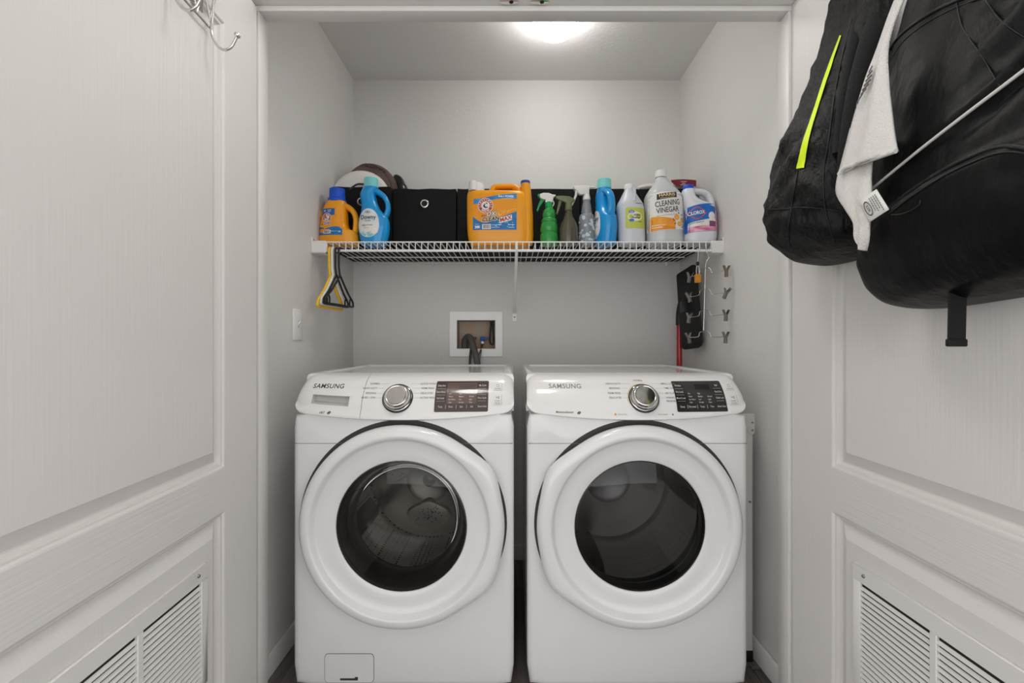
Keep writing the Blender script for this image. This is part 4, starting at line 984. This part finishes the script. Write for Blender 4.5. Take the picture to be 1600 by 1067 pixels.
for i in range(4):
    z = -.070-.0840*i-.0*i
    a = Vector((-.001*i-.002, 0, z))
    rod = [a+dF*.98+Vector((0, 0, -.022)), a+dF*.35+Vector((0, 0, -.020)), a+dF*.26+Vector((0, 0, -.004)), a+dF*.12, a, a+dN*.14, a+dN*.26+Vector((0, 0, -.006)), a+dN*.36+Vector((0, 0, -.022)), a+dN*1.0+Vector((0, 0, -.020))]
    tr = obj('tier_rod', MB().tube(crom(rod, 3), .0017, 8), M_chrome, t, smooth=70)
    for d_, tilt in ((dF, (.25, -.3, .2, -.3)[i]), (dN, (.05, .55, .05, .05)[i])):
        c_ = bpy.data.objects.new('clip', cm); C.objects.link(c_); c_.parent = tr
        c_.location = a+d_*.93+Vector((0, 0, -.022)); c_.rotation_euler = (tilt, 0, math.radians(12))
xo = (1090-CX)/393
t = thing('hanging_tag', 'small orange foam tag on a looped white string under the shelf', 'tag', (xo, YS-.001, zl))
obj('wire_hook', MB().tube([(0, -.0085*math.sin(a), .0085*math.cos(a)) for a in lsp(-PI*.7, PI*.5, 10)]+[(0, -.0085, -.02), (0, -.003, -.046)], .0014, 6), M_epoxy, t)
obj('knot', MB().ball((0, -.003, -.052), .0065, .006, .009, 10, 8), M_black, t)
for s_ in (-1, 1): obj('string', MB().tube(crom([(0, -.003, -.055), (s_*.005, -.003, -.068), (s_*.0055, -.003, -.088), (s_*.004, -.003, -.100)], 4), .0012, 6), M_epoxy, t)
obj('foam_block', MB().box(-.011, .011, -.012, .006, -.128, -.094), mat('orange foam', '#c98a2c', .8, bump=((300, 300, 300), .4, .001)), t, bevel=.003)

# ------------------------------------------------------------------ flat mop standing behind the dryer
Ym = 2.12; s_ = F/Ym
mp = thing('flat_mop', 'black flat mop with red pole, head up, behind the dryer', 'mop', ((1061-CX)/s_, Ym, 0))
hp = [(1056.5, 431), (1058, 428), (1080, 414), (1084, 413.3), (1087, 416), (1089, 440), (1092, 480), (1096.5, 534), (1095, 540), (1090, 543.5), (1070, 546), (1066, 545), (1064, 541), (1060, 490)]
v0 = [tuple(Vector(at(a, c_, 2.09-(a-1057)/40*.155))-mp.location) for a, c_ in hp]; v1 = [(a+.012, c_+.012, z) for a, c_, z in v0]; k_ = len(v0)
obj('mop_head', MB().add(v0+v1, [tuple(range(k_)), tuple(range(2*k_-1, k_-1, -1))]+[(i, k_+i, k_+(i+1) % k_, (i+1) % k_) for i in range(k_)]), mat('black mop board', '#19191a', .6, bump=((200, 200, 200), .3, .001)), mp, bevel=.003)
px_ = lambda a, c_, Y: Vector(at(a, c_, Y))-mp.location
obj('pole', MB().tube([px_(1061.5, 503, Ym), (0.002, .0, .62), (0, 0, 0.0)], .0125, 16), mat('red pole enamel', '#a3141d', .25, coat=.4), mp)
obj('socket', MB().tube(crom([px_(1061.5, 508, Ym), px_(1062, 490, Ym-.005), px_(1065, 474, Ym-.02), px_(1071, 470, Ym-.07)], 4), [.0165]*9+[.014]*4, 14), M_black, mp)
obj('swivel_block', MB().box(-.010, .026, -.02, .02, .0, .05).map(lambda p: p+px_(1068, 489, 2.035)), M_black, mp, bevel=.004)

# ------------------------------------------------------------------ light switch on the left wall
t = thing('light_switch', 'white toggle light switch plate on the left closet wall', 'light switch', (XL, 1.682, 1.153))
pw = obj('plate', MB().box(0, .006, -.037, .037, -.058, .058), M_white2, t, bevel=.003)
obj('toggle', MB().prism([(.004, -.008), (.014, .004), (.018, .012), (.014, .013), (.004, .006)], -.005, .005, 'y').map(lambda p: Vector((p.x, p.y, p.z))), M_white2, t, bevel=.001, seg=1)
obj('toggle_slot', MB().box(.0058, .0066, -.006, .006, -.013, .013), mat('slot grey', '#bdbbb8', .5), t, smooth=0)
for z in (-.030, .030): obj('screw', MB().ball((.006, 0, z), .003, seg=10, rg=6), M_white2, t)

# ------------------------------------------------------------------ washer outlet box, its valves and the hoses
bx0, bx1, bz0, bz1 = -.311, -.048, 1.015, 1.239
ix0, ix1, iz0, iz1 = BOX
t = thing('washer_outlet_box', 'white recessed washer outlet box on the back wall', 'outlet box', ((bx0+bx1)/2, YB, bz0))
fr = MB()
for a in ((bx0, bx1, iz1, bz1), (bx0, bx1, bz0, iz0), (bx0, ix0, iz0, iz1), (ix1, bx1, iz0, iz1)): fr.box(a[0], a[1], YB-.007, YB, a[2], a[3])
wobj('frame', fr, M_white2, t, smooth=0)
M_tray = mat('stained tray', '#aaa197', .6, var=((14, 14, 14), '#b3977c', .12))
q = lambda i, y: [(ix0+i, y, iz0+i), (ix1-i, y, iz0+i), (ix1-i, y, iz1-i), (ix0+i, y, iz1-i)]
wobj('tray', MB().loft([q(0, YB-.006), q(.002, YB-.006), q(.004, YB+.075)], False, True), M_tray, t, smooth=0)
def wp(px, py, Y): return at(px, py, Y)
yv = YB+.045
bl = Vector(wp(754, 529.5, yv))
v_ = wobj('valve', MB().box(bl.x-.011, bl.x+.011, yv-.014, YB+.074, bl.z-.012, bl.z+.012), mat('blue valve', '#1d4f93', .4), t, bevel=.003)
obj('valve_lever', MB().box(bl.x, bl.x+.030, yv-.022, yv-.012, bl.z-.004, bl.z+.008).map(lambda p: p-Vector(t.location)), mat('blue valve', '#1d4f93', .4), v_, bevel=.002)
wobj('valve_nut', MB().lathe([(.0095, -.024), (.0095, -.012)], (bl.x, yv, bl.z), seg=12), M_white2, t)
rl = Vector(wp(739, 528.5, yv))
wobj('valve', MB().box(rl.x-.018, rl.x+.016, yv-.014, YB+.074, rl.z-.006, rl.z+.007), mat('red valve', '#8e231d', .4), t, bevel=.002)
wobj('vent_loop', MB().tube(crom([wp(767.5, 502, 2.290), wp(766, 520, 2.290), wp(765.5, 534, 2.288), wp(768.5, 538, 2.286), wp(771.5, 534, 2.288), wp(770.5, 520, 2.290), wp(769.5, 502, 2.290)], 5), .0048, 8), M_black, t, smooth=70)
def hose(name, pts, r, m, label, ribs=False):
    p = crom(pts, 10); rr = [r*(1+.05*(i % 2)) for i in range(len(p))] if ribs else r
    return single(name, MB().tube(p, rr, 12), m, label, 'hose', pts[-1], smooth=70)
hose('drain_hose', [wp(726.5, 546, 2.325), wp(726, 534, 2.320), wp(730.5, 526.5, 2.305), wp(736, 529.5, 2.28), wp(740.5, 545, 2.246), wp(745, 562, 2.228), wp(747, 585, 2.215), wp(747, 640, 2.20)], .0155, mat('ribbed grey hose', '#5b5856', .55), 'thick grey drain hose arching out of the outlet box', True)
hose('supply_hose', [wp(754, 537, 2.325), wp(752.6, 543, 2.30), wp(750.5, 551, 2.252), wp(749, 558, 2.240), wp(748.5, 572, 2.240), wp(748, 620, 2.24)], .0058, mat('braided steel hose', '#7d7672', .4, metal=.7, bump=((500, 500, 500), .5, .001)), 'thin braided supply hose below the blue valve')
hose('supply_hose', [wp(737.5, 531, 2.325), wp(736.5, 541, 2.30), wp(735.5, 550, 2.258), wp(734.5, 560, 2.252), wp(734, 580, 2.25), wp(734, 620, 2.25)], .0058, mat('dark braided hose', '#4a4644', .45, metal=.5, bump=((500, 500, 500), .5, .001)), 'thin dark supply hose below the red valve')

# ------------------------------------------------------------------ folded white leg of a board kept beside the dryer
t = thing('folded_board', 'white folded board on edge beside the dryer with riveted bracket and black foot', 'folding board', (.806, 1.55, 0))
obj('panel', MB().box(-.008, .010, .022, .48, .06, .80), mat('white laminate', '#d8d6d3', .4), t, bevel=.003)
obj('leg', MB().box(-.012, .0135, -.002, .020, .035, .835), mat('white steel', '#d2d0cd', .4), t, bevel=.003)
obj('foot', MB().box(-.013, .0145, -.004, .022, 0, .04), M_black, t, bevel=.004)
zt = .845
bk = obj('bracket', MB().prism([(-.032, zt), (.018, zt), (.018, zt-.066), (.010, zt-.072), (.002, zt-.070), (-.030, zt-.030)], -.0055, -.0025, 'y'), mat('white steel', '#d2d0cd', .4), t, bevel=.001, seg=1)
for x, z in ((.010, zt-.030), (.010, zt-.056), (-.025, zt-.007)): obj('rivet', MB().ball((x, -.006, z), .0035, seg=10, rg=6), M_steel, bk)
obj('rivet', MB().ball((.003, -.003, .545), .0042, seg=10, rg=6), M_steel, t)

# ------------------------------------------------------------------ chrome over-the-door hook rack on the left door
def hook_rack(label, dx, ys, y_end, hooks=4, up=0, h0=0):
    """dx(y, off): a point of the door face at y, off metres out of it"""
    t = thing('hook_rack', label, 'hook rack', (dx(.95, .006), .95, 1.80), group='hook racks over the doors')
    def L(v): return Vector(v)-Vector(t.location)+Vector((0, 0, up))
    for z in (1.815, 1.955): obj('rail_wire', MB().tube([L((dx(y, .009), y, z)) for y in (ys+.008, y_end)], .0026, 8), M_chrome, t)
    for i in range(int((ys-y_end)/.05)):
        y0 = ys+.003-.05*i
        for d_ in (1, -1):
            a = (dx(y0, .012), y0-(0 if d_ > 0 else .05), 1.815); c_ = (dx(y0, .012), y0-(.05 if d_ > 0 else 0), 1.955)
            obj('lattice_wire', MB().tube([L(a), L(c_)], .0017, 6), M_chrome, t)
    for i in range(hooks):
        y = ys-h0-.125*i
        hp = [(.014, 1.955), (.028, 1.925), (.018, 1.865), (.014, 1.82), (.016, 1.795), (.028, 1.772), (.044, 1.7625), (.060, 1.770), (.072, 1.792)]
        h = obj('hook', MB().tube(crom([L((dx(y, o_), y, z)) for o_, z in hp], 6), .0031, 10), M_chrome, t, smooth=70)
        obj('hook_tip', MB().ball(tuple(L((dx(y, .0735), y, 1.7965))), .0070, seg=16, rg=10), M_chrome, h, smooth=70)
        obj('upper_hook', MB().tube(crom([L((dx(y, o_), y, z)) for o_, z in ((.018, 1.93), (.034, 1.905), (.056, 1.905), (.069, 1.925))], 6), .0028, 8), M_chrome, h, smooth=70)
    for y in (ys-.03, y_end+.06):
        obj('door_strap', MB().box(-.001, .001, -.012, .012, 0, .195).map(lambda p: L((dx(y, .0045)+p.x, y+p.y, 1.835-up+p.z))), M_steel, t, smooth=0)
    return t
hook_rack('chrome wire hook rack on the left door with bare hooks', lambda y, o_: -.7170+(1.277-y)*.042+o_, 1.050, .60)

# ------------------------------------------------------------------ two backpacks, a towel and a cord on the right door
XD2 = OR-.004
hook_rack('chrome wire hook rack on the right door carrying the backpacks', lambda y, o_: XD2-o_, 1.085, .50, 4, .11, .125)
def bag_mesh(tab, n=2.7, seg=64, sub=6, wr=(.006, 16), fn=None, seed=0):
    """tab rows (z, front x, back x, near y, far y), bottom to top"""
    rows = crom(tab, sub); rings = []
    for z, x0, x1, y0, y1 in rows:
        cx, cy, hx, hy = (x0+x1)/2, (y0+y1)/2, (x1-x0)/2, (y1-y0)/2; rg = []
        for k in range(seg):
            a = 2*PI*k/seg; ca, sa = math.cos(a), math.sin(a)
            p = Vector((cx+hx*math.copysign(abs(ca)**(2/n), ca), cy+hy*math.copysign(abs(sa)**(2/n), sa), z))
            if fn: p = fn(p, -ca)
            w = wr[0]*mnoise.noise(Vector((p.x*wr[1]+seed, p.y*wr[1], p.z*wr[1]*1.3)))+wr[0]*.45*mnoise.noise(p*wr[1]*2.7+Vector((seed, 3, 1)))
            k_ = max(0, -ca)*.8+.2
            p += Vector((ca*w*k_, sa*w*k_, 0)); p.x = min(p.x, XD2-.004)
            rg.append(p)
        rings.append(rg)
    return MB().loft(rings)
class Skin:
    """finds where a sight line meets the bag, so that trims lie on the cloth"""
    def __init__(s, mb): s.t = BVHTree.FromPolygons([Vector(v) for v in mb.v], mb.f)
    def at(s, px, py, off=.002, default=.9):
        d = Vector(at(px, py, 1.0))-Vector((0, 0, CZ)); d.normalize()
        h, nrm, _, _ = s.t.ray_cast(Vector((0, 0, CZ)), d)
        if h is None: return Vector(at(px, py, default))
        if nrm.dot(d) > 0: nrm = -nrm
        return h+nrm*off
def trim(nm, sk, pts, r, m, root, off=.001, n=8, flat=1):
    p = [sk.at(a, b, off) for a, b in crom(pts, n)]
    p = [(p[max(i-1, 0)]+p[i]*2+p[min(i+1, len(p)-1)])/4 for i in range(len(p))]
    return wobj(nm, MB().tube(p, r, 8, flat=flat), m, root, smooth=70)
M_rip = mat('black ripstop nylon', '#070708', .5, bump=((60, 60, 40), 1.0, .008, 5), spec=.3)
M_nyl = mat('black smooth nylon', '#040405', .45, bump=((22, 30, 14), .7, .006, 4), spec=.22)
M_zip = mat('black zip tape', '#151516', .4, bump=((700, 700, 700), 1, .001))
M_pipe = mat('black piping', '#08080a', .5)
M_neon = mat('neon yellow ribbon', '#d8f01c', .5, bump=((5, 5, 300), .2, .0006))

# backpack nearer the closet, with the neon ribbon
A = [(1.272, .735, .775, .98, 1.10), (1.279, .705, .785, .955, 1.125), (1.29, .670, .787, .93, 1.14), (1.316, .632, .787, .91, 1.15), (1.354, .616, .787, .90, 1.155), (1.40, .610, .787, .90, 1.16), (1.49, .620, .787, .90, 1.16), (1.567, .641, .787, .905, 1.155), (1.673, .692, .787, .915, 1.14), (1.80, .738, .787, .93, 1.12), (1.90, .758, .787, .95, 1.10), (1.93, .766, .785, .97, 1.08)]
ra = thing('backpack', 'black wrinkled backpack with a neon yellow ribbon on the right door', 'backpack', (.70, 1.03, 1.272))
ma = bag_mesh(A, 2.5, wr=(.016, 14)); sa = Skin(ma)
wobj('bag_body', MB().add(ma.v, ma.f), M_rip, ra, smooth=70)
e0 = crom([(1313.7, 55.6), (1291, 115.6), (1270.6, 177.4), (1255.6, 222.4), (1245.5, 263.6)], 6); e1 = crom([(1316.5, 56), (1299.5, 106), (1282.8, 158.7), (1267, 212), (1257.5, 262.9)], 6)
nb = len(e0)-1
rb = MB().grid(lambda i, j: sa.at(e0[round(j*nb)][0]*(1-i)+e1[round(j*nb)][0]*i, e0[round(j*nb)][1]*(1-i)+e1[round(j*nb)][1]*i, .0028), 3, nb)
wobj('neon_ribbon', rb, M_neon, ra, smooth=60)
trim('seam', sa, [(1199, 327), (1225, 327), (1255, 324), (1285, 326), (1312, 330)], .0012, M_pipe, ra)
trim('seam', sa, [(1247, 266), (1243, 290), (1237, 326), (1232, 360), (1234, 385)], .0012, M_pipe, ra)
trim('piping', sa, [(1331, 30), (1318, 80), (1304, 150), (1296, 210), (1287, 270), (1290, 330), (1305, 380)], .0018, M_pipe, ra, 0)
for pts, w_ in (([(1392, 0, .95), (1366, 40, .925), (1350, 90, .905), (1336, 150, .895), (1326, 220, .89), (1322, 280, .895)], .016), ([(1352, 0, .99), (1340, 50, .955), (1328, 110, .93), (1318, 175, .915), (1312, 240, .905)], .013)):
    wobj('shoulder_strap', MB().tube(crom([tuple(at(*p)) for p in pts], 6), w_, 12, flat=.5, up=(1, -.3, 0)), mat('black strap mesh', '#0b0b0c', .8, bump=((420, 420, 420), .8, .002, 1)), ra, smooth=70)
wobj('hang_loop', MB().tube(crom([(.770, 1.00, 1.90), (.772, 1.00, 1.94), (.768, 1.03, 1.955), (.772, 1.06, 1.94), (.770, 1.06, 1.90)], 6), .006, 8, flat=.4), M_pipe, ra, smooth=70)

# large backpack nearer the hall, with front pocket and zips
B = [(1.146, .720, .775, .50, .80), (1.152, .700, .785, .46, .838), (1.164, .672, .787, .43, .862), (1.19, .645, .787, .41, .875), (1.227, .630, .787, .40, .882), (1.27, .624, .787, .40, .885), (1.33, .630, .787, .40, .885), (1.42, .645, .787, .40, .885), (1.53, .665, .787, .40, .88), (1.62, .688, .787, .41, .87), (1.735, .718, .787, .43, .85), (1.82, .742, .787, .47, .81), (1.86, .757, .785, .52, .76)]
def pocket(p, f):
    za = 1.345-((p.y-.60)/.15)**2*.035
    k = max(0, min(1, (za-p.z)/.012)); k = k*k*(3-2*k)
    if f > .1: p.x -= .014*k*f
    p.z += max(0, .82-p.y)*.085*max(0, min(1, (1.34-p.z)/.12))
    if f > .1 and p.z > 1.36:         # gathered folds on the upper panel
        g = max(0, min(1, (.70-p.y)/.10)); q = math.sin(p.z*85+p.y*60+2*mnoise.noise(p*14))
        p.x -= .011*g*q*min(1, (p.z-1.36)/.08)
    return p
rb_ = thing('backpack', 'large black smooth backpack with zipped front pocket on the right door', 'backpack', (.70, .64, 1.146))
mb_ = bag_mesh(B, 3.0, seg=110, sub=9, wr=(.006, 11), fn=pocket, seed=9); sb = Skin(mb_)
wobj('bag_body', MB().add(mb_.v, mb_.f), M_nyl, rb_, smooth=70)
lz = [(1388, 327), (1423, 299), (1476, 265), (1527, 241), (1561, 230), (1590, 229), (1625, 236)]
trim('zipper', sb, lz, .0032, M_zip, rb_, .0005); trim('piping', sb, [(a, b+9) for a, b in lz], .0016, M_pipe, rb_, 0)
uz = [(1387, 86), (1405, 58), (1431, 36), (1461, 17), (1493, 2), (1530, -12)]
trim('zipper', sb, uz, .003, M_zip, rb_, .0005); trim('piping', sb, [(a+5, b+8) for a, b in uz], .0014, M_pipe, rb_, 0)
trim('seam', sb, [(1495, 4), (1504, 43), (1534, 88), (1562, 135)], .0014, M_pipe, rb_, 0)
trim('seam', sb, [(1540, 0), (1560, 28), (1590, 52), (1625, 70)], .0014, M_pipe, rb_, 0)
trim('pull_tab', sb, [(1392, 336), (1412, 334), (1435, 322), (1438, 312)], .0013, M_pipe, rb_, 0)
wobj('webbing_strap', MB().box(-.014, .014, -.0012, .0012, -.075, .02).map(lambda p: Vector((.690+p.x+p.z*.02, .705+p.y, 1.165+p.z))), mat('black webbing', '#101012', .75, bump=((300, 20, 300), .6, .001)), rb_, bevel=.0006, seg=1)
wobj('strap_fold', MB().box(-.0145, .0145, -.004, .004, -.012, .0).map(lambda p: Vector((.6885+p.x, .705+p.y, 1.094+p.z))), mat('black webbing', '#101012', .75), rb_, bevel=.002)
wobj('hang_loop', MB().tube(crom([(.770, .61, 1.83), (.772, .61, 1.90), (.768, .64, 1.925), (.772, .67, 1.90), (.770, .67, 1.83)], 6), .007, 8, flat=.4), M_pipe, rb_, smooth=70)

# white towel tucked between the bags
xb = lambda z: interp([(r[0], r[1]) for r in B], z)[0]-.026
def tow(px, py, off=0):
    x = .64
    for _ in range(6):
        s = (px-CX)/x; z = CZ-(py-CY)/s; x = .6*x+.4*(xb(z)-off)
    return Vector(at(px, py, F*x/(px-CX)))
M_tow = mat('white terry towel', '#d9d6d1', .9, bump=((420, 420, 420), .9, .003, 3), sheen=.4)
tw = thing('towel', 'white terry towel with black print hanging between the backpacks', 'towel', tuple(tow(1350, 390)))
def sheet(nm, Lp, Rp, off, m, nrow=30, ncol=14, wave=.004, seed=0, par=None):
    L_, R_ = crom(Lp, 10), crom(Rp, 10)
    def g(i, j):
        a = L_[min(round(j*(len(L_)-1)), len(L_)-1)]; b = R_[min(round(j*(len(R_)-1)), len(R_)-1)]
        p = tow(a[0]+(b[0]-a[0])*i, a[1]+(b[1]-a[1])*i, off)
        p.x -= wave*(math.sin(i*7+j*3+seed)+.5*math.sin(i*13+j*9))*(.3+.7*j)+.006*math.sin(PI*i); return p
    o = wobj(nm, MB().grid(g, ncol, nrow), m, tw, smooth=80)
    md = o.modifiers.new('thickness', 'SOLIDIFY'); md.thickness = .0045; md.offset = 0
    return o
sheet('towel_fold', [(1330, 200), (1318, 250), (1309.5, 285), (1310, 306), (1324.6, 329), (1337, 349), (1338, 372), (1345, 389)], [(1364, 200), (1364, 250), (1362.8, 275), (1362.6, 293), (1363, 325), (1361, 345), (1360, 372), (1353, 391)], .002, M_tow, wave=.003)
sheet('towel_front', [(1455, -120), (1404, -6), (1373, 76), (1352.5, 126), (1337, 177), (1324.6, 226), (1311, 272)], [(1466, -116), (1417, -6), (1390.5, 66), (1388, 126), (1392.5, 177), (1397, 212), (1399.5, 236)], .016, M_tow, wave=.004, seed=1)
he = crom([(1311, 273), (1320, 262), (1340, 256), (1362, 249), (1385, 241), (1399.5, 236)], 5)
wobj('hem', MB().tube([tow(a, b, .019) for a, b in he], .0038, 8), M_tow, tw, smooth=70)
pr = MB()
for k in range(9):
    y = 112+k*7.0; xl = 1357-(y-112)*.36; w_ = 6+5*math.sin(k*.5)
    q = [(xl, y), (xl+w_, y-11), (xl+w_+.5, y-7.5), (xl+.5, y+3.2)]
    pr.add([tow(a, b, .0295) for a, b in q], [(0, 1, 2, 3)])
wobj('towel_print', pr, M_ink, tw, smooth=0, kind='stuff')
tq = [(1369, 295.5), (1388.5, 327), (1357, 347.5), (1340.5, 315)]
tp = lambda u, v, o_=.030: tow(tq[0][0]*(1-u)*(1-v)+tq[1][0]*(1-u)*v+tq[3][0]*u*(1-v)+tq[2][0]*u*v, tq[0][1]*(1-u)*(1-v)+tq[1][1]*(1-u)*v+tq[3][1]*u*(1-v)+tq[2][1]*u*v, o_)
lbl = wobj('care_label', MB().grid(lambda i, j: tp(i, j), 4, 4), mat('woven label white', '#dcdad6', .7), tw, smooth=60)
md = lbl.modifiers.new('thickness', 'SOLIDIFY'); md.thickness = .0012
tx = MB()
for k, u in enumerate((.17, .27, .38, .48)):
    a = .14
    while a < .84-.12*(k % 2):
        q = random.uniform(.05, .10); tx.add([tp(u, a, .0325), tp(u, a+q, .0325), tp(u+.035, a+q, .0325), tp(u+.035, a, .0325)], [(0, 1, 2, 3)]); a += q+.025
hx = [(.74+.16*math.cos(a), .5+.34*math.sin(a)) for a in lsp(0, 2*PI*11/12, 12)]; hi_ = [(.74+.125*math.cos(a), .5+.28*math.sin(a)) for a in lsp(0, 2*PI*11/12, 12)]
vs = [tp(a, b, .0325) for a, b in hx]+[tp(a, b, .0325) for a, b in hi_]
tx.add(vs, [(i, (i+1) % 12, 12+(i+1) % 12, 12+i) for i in range(12)])
put_text(tx, 'S2R', .15, lambda u, v: tp(.74-v*1.0, .5+u*1.35, .0325), bold=.02)
tx.map(lambda p: p-Vector(tw.location))
obj('label_print', tx, M_ink, lbl, smooth=0, kind='stuff')
cp_ = [sb.at(1371+k*23, 296-k*18.7, .009) for k in range(13)]
for _ in range(6): cp_ = [cp_[0]]+[(cp_[i-1]+cp_[i]*2+cp_[i+1])/4 for i in range(1, len(cp_)-1)]+[cp_[-1]]
a_ = cp_[0]
single('white_cord', MB().tube(cp_, .0024, 10), mat('white cord', '#c9c6c2', .5), 'thin taut white cord running across the large backpack', 'cord', tuple(a_), smooth=70)
